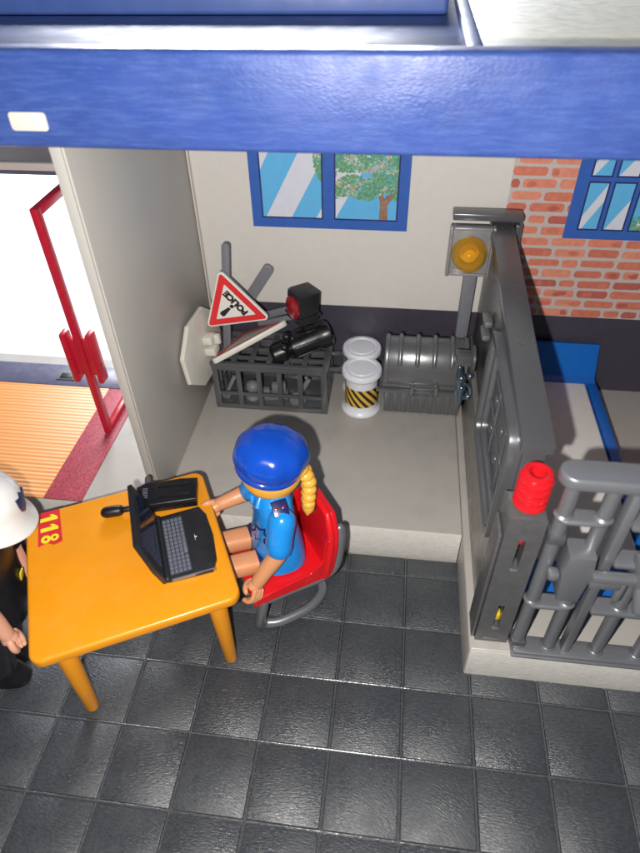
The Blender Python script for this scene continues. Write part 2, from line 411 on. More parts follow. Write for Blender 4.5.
# brick print
bm = bmesh.new()
prism(bm, [(6.34,2.488),(13.5,2.488),(13.5,6.9),(6.34,6.9)], 0, .005, 0, layer(-.008))
obj('brick_panel_mortar', bm, M['mortar'], wall).name = 'brick_backing'
bm = bmesh.new(); r = random.Random(5); row = 0; z = 2.50
while z < 6.85:
    x = 6.36 + (0 if row % 2 else -.28) + r.uniform(-.1,.1)
    while x < 12:
        L_ = r.choice((.50,.54,.56,.60,.28)) ; x0 = max(x, 6.345); x1 = x+L_
        if x1-x0 > .08:
            hh = .148+r.uniform(-.012,.012); rr = min(.055, (x1-x0)/2.2)
            pts = rrect(x1-x0, hh, rr, 3, (x0+x1)/2, z+.08+r.uniform(-.008,.008))
            pts = [(a+r.uniform(-.006,.006), b+r.uniform(-.006,.006)) for a,b in pts]
            sheet(bm, pts, 0, layer(0.001), r.choice((0,0,1,2,2,3,3,4)))
            if r.random() < .5:   # printed blotch
                cx = r.uniform(x0+.1*(x1-x0), x1-.1*(x1-x0)); bw = r.uniform(.06,.18)
                q = clip([(cx+bw*math.cos(a)*r.uniform(.7,1), z+.075+.07*math.sin(a)*r.uniform(.6,1)) for a in [k*PI/5 for k in range(10)]], x0+.02, x1-.02, z+.012, z+.14)
                if len(q) > 2: sheet(bm, q, 0, layer(.0025), r.choice((1,3,4)))
        x = x1 + .055
    z += .208; row += 1
obj('brick_panel', bm, BR, wall)

def window(x0, x1, z0, z1, panes, tree=None, name='window'):
    bm = bmesh.new(); prism(bm, [(x0,z0),(x1,z0),(x1,z1),(x0,z1)], 0, .004, 0, layer(.004))
    w = obj('window', bm, M['pblue'], wall)
    bm = bmesh.new()
    for a0,a1,b0,b1 in panes: sheet(bm, [(a0-.03,b0-.03),(a1+.03,b0-.03),(a1+.03,b1+.03),(a0-.03,b1+.03)], 0, layer(.0095))
    obj('pane_outline', bm, M['outline'], w)
    for a0,a1,b0,b1 in panes:
        bm = bmesh.new(); sheet(bm, [(a0,b0),(a1,b0),(a1,b1),(a0,b1)], 0, layer(.011), 0)
        ww, hh = a1-a0, b1-b0
        if tree is None: bands = [(-.2,.18)] if (a0 < 8) else [(-1.2,-.15)]
        if tree is not None: bands = [(.30,.74),(-.62,-.18),(1.16,1.6)] if a0 < 3.1 else [(-1.6,-.62),(-.2,.25)]
        if tree is None:
            for s0, s1 in bands:
                k = 1.15*ww if hh < 1 else ww
                q = clip([(a0+0, b0+s0*hh+.08), (a1, b0+s0*hh+.08+1.15*hh*.62), (a1, b0+s1*hh+.08+1.15*hh*.62), (a0, b0+s1*hh+.08)], a0,a1,b0,b1)
                if len(q)>2: sheet(bm, q, 0, layer(.0125), 1)
        else:
            for s0, s1 in bands:
                sl = .55*hh   # leaning stripes
                q = clip([(a0+s0*ww-.25*ww, b0),(a0+s1*ww-.25*ww, b0),(a0+s1*ww-.25*ww+sl, b1),(a0+s0*ww-.25*ww+sl, b1)], a0,a1,b0,b1)
                if len(q)>2: sheet(bm, q, 0, layer(.0125), 1)
        obj('pane', bm, [M['sky_a'], M['sky_b']], w)
    return w
P1 = [(1.93,3.03,4.345,6.2),(3.29,4.40,4.345,6.2)]
w1 = window(1.715, 4.615, 4.135, 6.45, P1, tree=True)
# printed tree seen in the panes: trunk, boughs, leaf flecks
bm = bmesh.new(); r = random.Random(11)
for q in ([(4.09,4.345),(4.25,4.345),(4.23,4.62),(4.40,4.85),(4.40,5.02),(4.17,4.74),(4.06,5.2),(4.0,5.2),(4.10,4.62)],):
    sheet(bm, q, 0, layer(.014), 4)
for k in range(9000):
    a = r.uniform(0,2*PI); rr = math.sqrt(r.random())
    cx = 3.92+1.02*rr*math.cos(a); cz = 5.45+.93*rr*math.sin(a)
    if noise.noise(V((cx*2.6,cz*2.6,.3))) < -.32 and cz < 5.2: continue
    if cz < 4.74 + .25*noise.noise(V((cx*3,1,2))) : continue
    s = r.uniform(.012,.026); pts = [(cx+s*math.cos(b)*r.uniform(.7,1.3), cz+s*math.sin(b)*r.uniform(.5,1.2)) for b in (0,1.25,2.5,3.8,5.0)]
    for pn in P1:
        q = clip(pts, *pn)
        if len(q)>2:
            u = noise.noise(V((cx*3.5,cz*3.5,4)))+r.uniform(-.5,.5)
            sheet(bm, q, 0, layer(.0155+.0000018*k), 0 if u<.0 else 1 if u<.36 else 2 if u<.62 else 3)
obj('tree_print', bm, [M['leaf_a'],M['leaf_b'],M['leaf_c'],M['leaf_d'],M['bark']], w1)
P2 = [(7.66,7.965,4.31,5.12),(8.08,8.40,4.31,5.12),(8.52,8.84,4.31,5.12),(8.95,9.27,4.31,5.12),
      (7.66,7.965,5.25,5.9),(8.08,8.40,5.25,5.9),(8.52,8.84,5.25,5.9),(8.95,9.27,5.25,5.9)]
w2 = window(7.42, 9.55, 4.115, 6.3, P2)
bm = bmesh.new()
for k in range(160):
    cx = r.uniform(8.5,8.85); cz = 4.31+abs(r.gauss(0,.12)); s = r.uniform(.015,.03)
    q = clip([(cx+s*math.cos(b), cz+s*math.sin(b)*r.uniform(.5,1.2)) for b in (0,1.25,2.5,3.8,5.0)], *P2[2])
    if len(q)>2: sheet(bm, q, 0, layer(.0155+.00001*k), k%2)
obj('tree_print', bm, [M['leaf_a'],M['leaf_b']], w2)

# rear doorway wall on the left, with stepped lintel and dark sill
t = thing('doorway_wall', 'grey stepped lintel and frame over the bright doorway at the far left', 'doorway')
bm = bmesh.new(); box(bm, -7,.45, 4.55,4.75, 5.28,6.93,.02); obj('lintel', bm, M['gun_light'], t)
bm = bmesh.new(); box(bm, -7,-1.65, 4.50,4.70, 5.14,5.278,.02); box(bm, -1.64,.45, 4.50,4.70, 5.21,5.278,.02); obj('step_trim', bm, M['beige_wall'], t)
bm = bmesh.new(); box(bm, -7,-1.66, 4.52,4.72, 5.06,5.138,.01); box(bm, -1.64,.45, 4.52,4.72, 5.06,5.208,.01); obj('lintel_underside', bm, M['purple_sill'], t)
bm = bmesh.new(); box(bm, .28,.45, 4.35,4.75, H+.004,5.06,.02); obj('jamb', bm, M['grey_wall'], t)
bm = bmesh.new(); box(bm, -7,.44, 3.66,4.40, H+.001,H+.035,.012)
s_ = obj('sill', bm, M['purple_sill'], t)
bm = bmesh.new(); box(bm, -2.95,-2.50, 3.84,4.17, H+.0355,H+.06,.02); box(bm, -2.88,-2.57, 3.87,4.06, H+.0605,H+.07,.004, mi=1); obj('latch_plate', bm, [M['grey_post'],M['black_matte']], s_)

# ribbed mat and red carpet strip
bm = bmesh.new(); box(bm, -7,-1.632, .44,3.655, H+.001,H+.022,.004)
for k in range(33):
    y = .49+k*.0965; box(bm, -6.99,-1.64, y,y+.06, H+.0215,H+.0226,.0005)
tag(obj('ribbed_mat', bm, M['ribs']), 'pale orange ribbed mat behind the white helmet, left of the red strip', 'mat')
bm = bmesh.new(); box(bm, -1.628,-.90, .44,3.65, H+.001,H+.024,.005)
tag(obj('carpet_strip', bm, M['carpet']), 'glittery red carpet strip running to the bright doorway', 'carpet')

# open red door frame with double handle
t = thing('door_frame', 'open slim red door frame with a double pull handle in front of the bright doorway', 'door', T(-1.10,2.27,H))
bm = bmesh.new()
box(bm, -.065,.065, -.05,.10, .03,4.68,.02)
box(bm, -.065,.065, .05,1.25, .03,.16,.02); box(bm, -.065,.065, .05,1.25, 4.54,4.68,.02); box(bm, -.065,.065, 1.25,1.36, .03,4.68,.02)
obj('frame', bm, M['red_deep'], t)
bm = bmesh.new()
for sx in (-1,1):
    box(bm, sx*.06,sx*.19, -.02,.06, 1.55,1.72,.02); box(bm, sx*.06,sx*.19, -.02,.06, 2.05,2.22,.02)
    box(bm, sx*.18,sx*.30, -.10,.16, 1.35,2.42,.045)
    box(bm, sx*.07,sx*.2, -.035,.11, 1.5,2.27,.03)
obj('handle', bm, M['red_deep'], t)

# ------------------------------------------------------------------ roof
t = thing('roof', 'glossy blue roof with a grained fascia beam crossing the top of the scene', 'roof')
RB = .30
bm = bmesh.new(); box(bm, -7,12, RB,RB+.30, 6.94,7.90,.06,seg=4)
f_ = obj('fascia', bm, M['roof_side'], t)
bm = bmesh.new(); box(bm, -7,5.05, RB+.302,7.0, 7.62,7.76,.03); obj('roof_deck', bm, M['roof'], t)
bm = bmesh.new(); prism(bm, rrect(.42,.19,.04,5,.45,7.225), 0,.03,.008, Matrix.Translation((0,RB-.001,0)) @ WX); obj('slot_cover', bm, M['cream'], t)
bm = bmesh.new(); box(bm, -7,4.90, 3.1,7.0, 7.765,8.12,.06,seg=4); obj('raised_ridge', bm, M['roof'], t)
bm = bmesh.new(); box(bm, 5.02,5.20, RB+.304,7.0, 7.60,7.85,.05,seg=3); obj('side_rib', bm, M['roof'], t)
bm = bmesh.new(); box(bm, 5.205,12, RB+.304,7.0, 7.60,7.78,.03); obj('cream_roof_panel', bm, M['cream'], t)

# ------------------------------------------------------------------ grey cell wall
t = thing('cell_wall', 'tall gunmetal grey cell partition running from the back wall to the front post', 'wall', T(0,0,H))
h = lambda z: z-H
bm = bmesh.new()
# body with a shallow slope of the top
pts = [(-.88,h(4.12)),(4.60,h(4.46)),(4.60,.004),(-.88,.004)]
MY = Matrix(((0,0,1,0),(1,0,0,0),(0,1,0,0),(0,0,0,1)))   # local (x,y)->(y,z), z->x
prism(bm, pts, 6.13,6.40,.02,MY)
obj('wall_body', bm, M['gun'], t)
bm = bmesh.new()
prism(bm, [(-.90,h(3.98)),(-.90,h(4.14)),(4.62,h(4.50)),(4.62,h(4.30))], 6.08,6.47,.02,MY)
obj('top_rail', bm, M['gun'], t)
bm = bmesh.new()
# raised frame with rounded corners and recessed cross ribs on the face towards the room
def ring(bm, y0,y1,z0,z1,r,w,x0,x1,mi=0):
    out = rrect(y1-y0,z1-z0,r,6,(y0+y1)/2,(z0+z1)/2); inn = rrect(y1-y0-2*w,z1-z0-2*w,max(.02,r-w*.5),6,(y0+y1)/2,(z0+z1)/2)
    b = bmesh.new(); n = len(out)
    mk = lambda pts,x: [b.verts.new((x,a,c)) for a,c in pts]
    o0,o1,i0,i1 = mk(out,x1),mk(out,x0),mk(inn,x1),mk(inn,x0)
    for k in range(n):
        k2=(k+1)%n
        b.faces.new((o0[k],o0[k2],o1[k2],o1[k])); b.faces.new((i0[k],i0[k2],i1[k2],i1[k])); b.faces.new((o1[k],o1[k2],i1[k2],i1[k])); b.faces.new((o0[k],o0[k2],i0[k2],i0[k]))
    bmesh.ops.recalc_face_normals(b, faces=b.faces)
    es = [e for e in b.edges if all(abs(v.co.x-x0)<1e-5 for v in e.verts) and len({f.normal.x.__round__(2) for f in e.link_faces})>1]
    bmesh.ops.bevel(b, geom=es, offset=.03, segments=3, affect='EDGES', profile=.5, clamp_overlap=True)
    merge(bm,b,I4,mi)
ring(bm, -.78,1.75,h(2.02),h(4.10),.28,.13,5.96,6.14)
ring(bm, -.60,1.57,h(2.20),h(3.92),.2,.05,6.04,6.14)
obj('raised_frame', bm, M['gun'], t)
bm = bmesh.new()
for y in (.05,.85): box(bm, 6.09,6.14, y,y+.04, h(2.3),h(3.85),.02)
for z in (2.82,3.36): box(bm, 6.10,6.14, -.5,1.5, h(z),h(z)+.04,.02)
for y in (-.25,.45,1.15):
    for z in (2.55,3.1,3.65): ball(bm,(6.125,y,h(z)),.035,.10,.10)
obj('recessed_grille', bm, M['gun'], t)
bm = bmesh.new()   # clasps at the rear of the panel
for z in (3.22,3.48): box(bm, 5.97,6.12, 2.55,2.95, h(z),h(z)+.12,.05)
obj('clasp', bm, M['gun_light'], t)
bm = bmesh.new(); box(bm, 6.02,6.128, -.99,4.6, .006,h(2.0),.02); obj('lower_panel', bm, mat('gunmetal_floor_reflection',(.27,.26,.24),.3,metal=.4,var=.05), t)  # shiny metal face; the reflected beige platform is painted into its colour
# front post with two slots
bm = bmesh.new()
X0,X1,Y0,Y1 = 5.985,6.44,-1.50,-1.03
ztop = h(3.45)
xs = [X0,6.18,6.262,X1]; zs = [.004,h(1.12),h(1.66),h(2.52),h(3.08),ztop]
gv = {(i,j): bm.verts.new((x,Y0,z)) for i,x in enumerate(xs) for j,z in enumerate(zs)}
for i in range(3):
    for j in range(5):
        q = [gv[i,j],gv[i+1,j],gv[i+1,j+1],gv[i,j+1]]
        if i == 1 and j in (1,3):
            w_ = [bm.verts.new(v.co+V((0,.22,0))) for v in q]
            f = bm.faces.new(w_); f.material_index = 1
            for k in range(4): bm.faces.new((q[k],w_[k],w_[(k+1)%4],q[(k+1)%4]))
        else: bm.faces.new(q)
bk = [bm.verts.new((x,Y1,z)) for x,z in ((X0,.004),(X1,.004),(X1,ztop),(X0,ztop))]
bm.faces.new(bk[::-1])
bm.faces.new([gv[0,j] for j in range(6)]+[bk[3],bk[0]]); bm.faces.new([gv[3,j] for j in range(6)][::-1]+[bk[1],bk[2]])
bm.faces.new([gv[i,5] for i in range(4)]+[bk[2],bk[3]])
bmesh.ops.recalc_face_normals(bm, faces=bm.faces)
box(bm, X0-.055,X0-.002, -1.46,-1.06, .004,h(3.1),.02)
box(bm, X0+.02,X1-.02, Y0+.02,Y1-.02, ztop+.001,ztop+.018,.012)
box(bm, 6.10,6.30, Y0-.012,Y0+.01, .07,.10,.005, mi=2)
for z in (2.47,1.07): box(bm, 6.17,6.27, Y0-.02,Y0+.02, h(z),h(z)+.04,.01, mi=2)
obj('front_post', bm, [M['gun_dark'],M['black'],M['gun_light']], t)
bm = bmesh.new(); box(bm, 6.18,6.255, -1.44,-1.32, h(2.93),h(3.06),.02); obj('red_catch', bm, M['red'], t)
bm = bmesh.new(); box(bm, 6.19,6.265, -1.44,-1.32, h(1.2),h(1.34),.02); obj('yellow_catch', bm, M['yellow'], t)
# cross bar at the rear
bm = bmesh.new()
box(bm, 5.40,6.60, 4.28,4.60, h(4.56),h(4.68),.02); box(bm, 6.50,6.62, 4.3,4.56, h(4.15),h(4.50),.02)
obj('cross_bar', bm, M['gun'], t)
bm = bmesh.new(); box(bm, 5.74,5.98, 4.34,4.52, .004,h(3.62),.03); obj('rear_post', bm, M['grey_post'], t)

# ribbed red knob on the post
bm = bmesh.new()
prof = [(.0,.0),(.16,.0)]
for k in range(4):
    z = .03+k*.165
    prof += [(.165,z),(.212,z+.03),(.225,z+.07),(.212,z+.11),(.168,z+.135)]
prof += [(.185,.665),(.195,.69),(.185,.715),(.15,.73),(.11,.72),(.10,.66),(.09,.56),(0,.55)]
lathe(bm, prof, 36)
tag(obj('ribbed_knob', bm, M['redcyl'], mtx=T(6.235,-1.26,3.472) @ Matrix.Diagonal((.90,.90,.80,1))), 'bright red ribbed cylinder standing on top of the grey front post', 'post_knob')

# amber wall lamp in its tray
t = thing('warning_lamp', 'round clear amber lamp in a square grey tray near the back wall', 'lamp', T(5.77,4.28,4.03))
bm = bmesh.new()
box(bm, -.38,.36, -.06,.02, -.46,.46,.02)
box(bm, -.40,-.345, -.16,.02, -.47,.47,.015); box(bm, .335,.385, -.16,.02, -.47,.47,.015); box(bm, -.34,.33, -.16,.02, .42,.47,.015); box(bm, -.34,.33, -.12,.02, -.47,-.42,.015)
obj('tray', bm, mat('pale_grey_tray',(.34,.34,.35),.3,metal=.35,var=.04), t)
RXm = Matrix.Rotation(PI/2,4,'X')
bm = bmesh.new(); lathe(bm, [(.27,0),(.29,0),(.31,.03),(.31,.10),(.285,.14),(.27,.26),(.22,.36),(.12,.42),(0,.44),(0,.41),(.11,.39),(.20,.33),(.245,.25),(.26,.13),(.27,.10),(.27,0)], 40, Matrix.Translation((-.02,-.062,-.02)) @ RXm)
lathe(bm, [(.20,.01),(.22,.01),(.20,.22),(.18,.22),(.20,.01)], 36, Matrix.Translation((-.02,-.064,-.02)) @ RXm)
obj('lens', bm, M['amber'], t)
bm = bmesh.new(); lathe(bm, [(0,0),(.17,0),(.17,.02),(.13,.03),(.12,.16),(.05,.18),(0,.19)], 28, Matrix.Translation((-.02,-.064,-.02)) @ RXm)
obj('bulb', bm, mat('amber_reflector',(.95,.62,.16),.2,metal=.2), t)

# cell gate of bars
t = thing('cell_gate', 'grey barred cell gate with rounded rails and a bolt lock at the right', 'gate', T(0,-1.52,H))
def rail(bm, x0,x1,z,thick,dep,rl=True,rr=False,m=I4):
    pts = []
    r_ = dep/2
    if rr: pts += [(x1-r_+r_*math.cos(a), r_*math.sin(a)) for a in [-PI/2+PI*k/10 for k in range(11)]]
    else: pts += [(x1,-r_),(x1,r_)]
    if rl: pts += [(x0+r_+r_*math.cos(a), r_*math.sin(a)) for a in [PI/2+PI*k/10 for k in range(11)]]
    else: pts += [(x0,r_),(x0,-r_)]
    prism(bm, pts, z-thick/2, z+thick/2, .04, m, seg=3)
GR = M['gun_light']
bm = bmesh.new(); rail(bm, 6.36,12, h(4.30),.17,.36); obj('rail', bm, GR, t)
for z in (3.62,1.90):
    bm = bmesh.new(); rail(bm, 6.48,7.07, h(z),.08,.24,True,True); obj('rail', bm, GR, t)
bm = bmesh.new(); box(bm, 6.50,12, -.17,.12, .003,.10,.03); box(bm, 6.48,12, -.20,.14, .0,.05,.02); obj('rail', bm, GR, t)
for x in (6.56,7.0):
    bm = bmesh.new(); sweep(bm, [(x,0,.05),(x,0,h(4.28))], .086, n=20, roundcap=False)
    for z in (.10,h(1.94),h(3.66)): lathe(bm, [(.115,0),(.105,.015),(.088,.03)], 20, T(x,0,z))
    obj('bar', bm, GR, t)
for z0,z1 in ((h(3.20),h(3.36)),(.10,.26)):
    bm = bmesh.new(); box(bm, 6.46,6.66,-.11,.11,z0,z1,.03); obj('hinge', bm, M['gun'], t)
d = obj('door_leaf', (lambda b: (box(b, 7.17,7.29,-.09,.07,.10,h(4.12),.02), box(b, 7.29,12,-.09,.07,h(4.02),h(4.12),.02), b)[-1])(bmesh.new()), GR, t)
for x in (7.66,8.22,8.8,9.4):
    bm = bmesh.new(); sweep(bm, [(x,0,.08),(x,0,h(4.05))], .084, n=20, roundcap=False)
    for z in (.10,h(1.94),h(2.97),h(3.66)): lathe(bm, [(.112,0),(.105,.015),(.086,.03)], 20, T(x,0,z))
    obj('bar', bm, GR, t)
for z in (3.62,1.90):
    bm = bmesh.new(); box(bm, 7.292,12,-.13,.13,h(z)-.045,h(z)+.045,.03); obj('rail', bm, GR, t)
bm = bmesh.new(); box(bm, 7.292,12,-.13,.13,h(2.93)-.045,h(2.93)+.045,.03); obj('rail', bm, GR, t)
bm = bmesh.new()
prism(bm, [(-.15,.55),(.16,.55),(.20,.26),(.15,-.34),(-.11,-.34),(-.17,.26)], -.08,.24,.03, T(6.86,0,h(2.62),PI/2,0,0))
obj('lock_box', bm, GR, t)
bm = bmesh.new(); box(bm, 6.55,6.70,-.24,-.08,h(2.66),h(2.80),.05)
box(bm, 7.03,8.6,-.30,-.18,h(2.80),h(2.92),.02); box(bm, 7.04,7.40,-.28,-.13,h(2.66),h(2.80),.02)
obj('bolt', bm, GR, t)
bm = bmesh.new(); box(bm, 7.52,7.68,-.34,.02,h(2.72),h(3.08),.04); sweep(bm, [(7.60,-.28,h(2.8)),(7.64,-.40,h(2.50))], .08, n=16)
sweep(bm, [(7.44,-.2,h(2.7)),(7.44,-.2,h(2.42))], .055, n=12); sweep(bm, [(7.9,-.2,h(2.75)),(7.9,-.2,h(2.42))], .065, n=12); box(bm, 7.82,8.1,-.3,-.1,h(2.4),h(2.62),.05)
obj('bolt_handle', bm, GR, t)

# bed behind the gate
t = thing('cell_bed', 'blue bunk bed with white mattress against the back wall of the cell', 'bed', T(0,0,H))
bm = bmesh.new(); box(bm, 6.58,8.46, -.4,4.16, h(1.12),h(1.30),.06,seg=3); obj('mattress', bm, M['mattress'], t)
bm = bmesh.new()
prism(bm, [(4.12,h(1.05)),(4.62,h(1.05)),(4.66,h(1.93)),(4.58,h(1.95)),(4.52,h(1.80)),(4.30,h(1.34)),(4.17,h(1.29))], 6.55,8.66,.02,MY)
obj('headboard', bm, M['bedblue'], t)
bm = bmesh.new(); box(bm, 6.52,8.60, -.7,4.115, .10,h(1.11),.03); box(bm, 8.475,8.66, -.7,4.115, h(.95),h(1.33),.03)
prism(bm, [(-1.0,.6),(-.42,.62),(-.42,.42),(-1.0,.42)], 6.55,8.66,.03,MY)
obj('bed_frame', bm, M['bedblue'], t)

# ------------------------------------------------------------------ treasure-chest style box
t = thing('chest', 'pewter grey chest with a domed ribbed lid and front latch', 'chest', T(5.17,3.92,H))
bm = bmesh.new()
b = bmesh.new()
lo = [b.verts.new(p) for p in ((-.74,-.40,0),(.74,-.40,0),(.74,.46,0),(-.74,.46,0))]; hi = [b.verts.new(p) for p in ((-.80,-.48,.70),(.80,-.48,.70),(.80,.50,.70),(-.80,.50,.70))]
b.faces.new(lo[::-1]); b.faces.new(hi)
for i in range(4): b.faces.new((lo[i],lo[(i+1)%4],hi[(i+1)%4],hi[i]))
bmesh.ops.bevel(b, geom=b.edges[:], offset=.025, segments=2, affect='EDGES'); merge(bm,b)
for k in range(9):
    x = -.70+k*.175; w_ = .045 if k%2 else .06
    box(bm, x-w_,x+w_, -.016,.016, .035,.66,.012, T(0,-.405,0,math.radians(6.5)) )
obj('box_body', bm, M['chest'], t)
bm = bmesh.new()
box(bm, -.88,.88, -.60,.54, .66,.72,.02); box(bm, -.93,.93, -.65,-.50, .715,.765,.02)
obj('rim', bm, M['chest'], t)
bm = bmesh.new()
arc = [(-.51,.78)] + [(-.50*math.cos(a), .82+.76*math.sin(a)) for a in [PI*k/24 for k in range(25)]] + [(.51,.78)]
prism(bm, arc, -.80,.80,.03,MY)
for x in (-.80,.72):   # end bands
    prism(bm, [(p*1.05, .80+(q-.80)*1.05) for p,q in arc], x,x+.09,.02,MY)
for x in (-.50,-.165,.165,.50):
    pts = [(-.515*math.cos(a), .82+.78*math.sin(a)) for a in [math.radians(d) for d in range(34,150,6)]]
    sweep(bm, [(x,p,q) for p,q in pts], .048, n=10, squash=.8)
box(bm, -.82,.82, -.56,-.47, .775,.86,.02)
obj('lid', bm, M['chest'], t)
bm = bmesh.new()
for x in (-.27,.20): box(bm, x,x+.09, -.68,-.54, .64,.90,.03)
box(bm, -.16,.16, -.67,-.57, .72,.80,.03); sweep(bm, [(-.2,-.66,.86),(.2,-.66,.86)], .022, n=8); sweep(bm, [(-.2,-.69,.68),(.2,-.69,.68)], .022, n=8)
obj('latch', bm, M['chest'], t)

# cuffs hanging on the partition by the chest
t = thing('hanging_cuffs', 'shiny dark cuffs and bracket hanging between the chest and grey partition', 'handcuffs', T(5.98,3.0,2.55))
bm = bmesh.new(); box(bm, -.34,.0, -.14,.12, -.10,.12,.03); box(bm, -.30,-.02,-.17,-.14,-.06,.02,.01); lathe(bm, [(0,0),(.22,0),(.25,.02),(.25,.06),(.21,.08),(0,.08)], 28, T(-.06,0,.0,0,PI/2,0)); obj('bracket', bm, M['gun'], t)
bm = bmesh.new()
sweep(bm, [(-.25,-.17,-.08),(-.23,-.22,-.35),(-.17,-.22,-.62),(-.16,-.2,-.9)], [.05,.07,.06,.04], n=14)
for (x,y,z,r_) in ((-.20,-.22,-.30,.085),(-.17,-.22,-.52,.08),(-.05,-.20,-.25,.06),(-.03,-.2,-.72,.06)): ball(bm,(x,y,z),r_,r_,r_*1.1)
sweep(bm, [(.13*math.cos(a)-.12,-.2,.16*math.sin(a)-.60) for a in [2*PI*k/20 for k in range(20)]], .035, n=10, closed=True)
obj('cuff', bm, M['steelblue'], t)

# ------------------------------------------------------------------ barrels
def barrel(mtx, label, hz):
    t = thing('barrel', label, 'barrel', mtx, 'white barrels by the chest')
    bm = bmesh.new()
    lathe(bm, [(0,.0),(.38,.0),(.40,.02),(.40,.06),(.355,.10),(.335,.14),(.330,.20),(.330,hz-.22),(.335,hz-.18),(.36,hz-.15),(0,hz-.14)], 44)
    obj('barrel_body', bm, M['barrel'], t)
    bm = bmesh.new()
    lathe(bm, [(0,hz-.138),(.385,hz-.138),(.405,hz-.11),(.405,hz-.04),(.385,hz-.01),(.35,hz),(.31,hz-.005),(.29,hz-.03),(.27,hz-.03),(.255,hz-.012),(0,hz-.008)], 44)
    obj('barrel_lid', bm, M['barrel'], t)
    bm = bmesh.new(); n = 26; R_ = .337; za, zb = .24, hz-.36
    for k in range(n*2):
        a0 = PI*k/n; a1 = PI*(k+1)/n; nn = 6
        for s in range(nn):
            u0, u1 = s/nn, (s+1)/nn; sh = -1.05
            P = lambda a,u: (R_*math.cos(a+sh*u), R_*math.sin(a+sh*u), za+(zb-za)*u)
            f = bm.faces.new([bm.verts.new(p) for p in (P(a0,u0),P(a1,u0),P(a1,u1),P(a0,u1))]); f.material_index = (k//2)%2
    bmesh.ops.remove_doubles(bm, verts=bm.verts, dist=1e-4)
    bmesh.ops.recalc_face_normals(bm, faces=bm.faces)
    obj('hazard_band', bm, [M['yellow_print'],M['black_print']], t)
    return t
barrel(T(3.93,3.62,H), 'white barrel with black and yellow hazard stripes standing in front of the other barrel', 1.04)
barrel(T(3.88,4.30,H,rz=1), 'white barrel mostly hidden behind the striped barrel, against the back wall', 1.08)

# ------------------------------------------------------------------ barred crate
t = thing('crate', 'slate grey barred crate with side handle holding scrap pieces', 'crate', T(.90,3.30,H))
W_, D_, HH = 2.36, 1.20, 1.10
def lattice(bm, w, hgt, cols, rows, m, fr=.10, bar=.045, th=.07):
    box(bm, 0,fr, 0,hgt, 0,th,.015,m); box(bm, w-fr,w, 0,hgt, 0,th,.015,m)
    box(bm, fr-.01,w-fr+.01, 0,fr*.9, .002,th-.002,.015,m); box(bm, fr-.01,w-fr+.01, hgt-fr*.9,hgt, .002,th-.002,.015,m)
    for i in range(1,cols):
        x = fr+(w-2*fr)*i/cols; box(bm, x-bar,x+bar, fr*.8,hgt-fr*.8, .004,th-.004,.012,m)
    for f in rows:
        y = hgt*f; box(bm, fr*.8,w-fr*.8, y-bar*.7,y+bar*.7, .006,th-.006,.012,m)
bm = bmesh.new(); lattice(bm, W_,HH,5,(.36,), T(0,.07,0,PI/2,0,0), fr=.13, bar=.052); obj('front_grid', bm, M['crate'], t)
bm = bmesh.new(); lattice(bm, W_,HH,5,(.2,.4,.6,.8), T(0,D_,0,PI/2,0,0), bar=.085); obj('back_grid', bm, M['crate'], t)
for x in (0, W_-.07):
    bm = bmesh.new(); lattice(bm, D_-.15,HH-.01,3,(.36,), T(x,.075,.003,PI/2,0,PI/2)); obj('side_grid', bm, M['crate'], t)
bm = bmesh.new(); box(bm, .05,W_-.05, .05,D_-.05, .01,.06,.01); obj('crate_bottom', bm, M['crate'], t)
bm = bmesh.new(); lattice(bm, W_+.06,D_+.04,6,(.25,.5,.75), T(-.03,-.02,HH+.004), fr=.13, bar=.055, th=.07); obj('top_grid', bm, M['crate'], t)
bm = bmesh.new(); sweep(bm, catmull([(W_+.0,.35,.92),(W_+.2,.36,.92),(W_+.27,.5,.90),(W_+.27,.75,.90),(W_+.2,.9,.92),(W_,.9,.92)],4), .05, n=10); obj('carry_handle', bm, M['crate'], t)
# grey scrap pieces lying in the crate
bm = bmesh.new(); lathe(bm, [(0,0),(.13,0),(.15,.05),(.10,.12),(.10,.30),(.15,.34),(.13,.42),(.06,.48),(0,.49)], 20); 
tag(obj('grey_fitting', bm, M['grey_post'], mtx=T(1.62,3.62,H+.07,.15,.1,0)), 'small pale grey turned fitting inside the crate, seen through its second opening', 'fitting')
bm = bmesh.new(); box(bm, -.26,.26,-.1,.1,0,.16,.03); box(bm, -.08,.22,-.08,.08,.15,.40,.03); box(bm, -.26,-.12,-.08,.08,.15,.28,.03)
tag(obj('grey_block', bm, M['grey_post'], mtx=T(2.12,3.66,H+.07,0,0,.2)), 'stepped grey block inside the crate, behind its middle opening', 'block')
bm = bmesh.new(); box(bm, -.05,.05,-.04,.04,0,.62,.02); lathe(bm,[(0,0),(.16,0),(.18,.04),(.16,.08),(0,.08)],24,T(.0,-.06,.1,PI/2,0,0))
tag(obj('grey_paddle', bm, M['grey_post'], mtx=T(2.55,3.62,H+.09,0,.5,.1)), 'leaning grey paddle with a round foot inside the crate near its right side', 'tool')
bm = bmesh.new(); box(bm, -.04,.04,-.04,.04,0,.62,.015); box(bm, -.10,.10,-.03,.03,.0,.12,.02)
tag(obj('grey_rod', bm, M['grey_post'], mtx=T(1.02,3.55,H+.09,0,.45,.1)), 'thin leaning grey rod inside the crate behind its leftmost opening', 'rod')

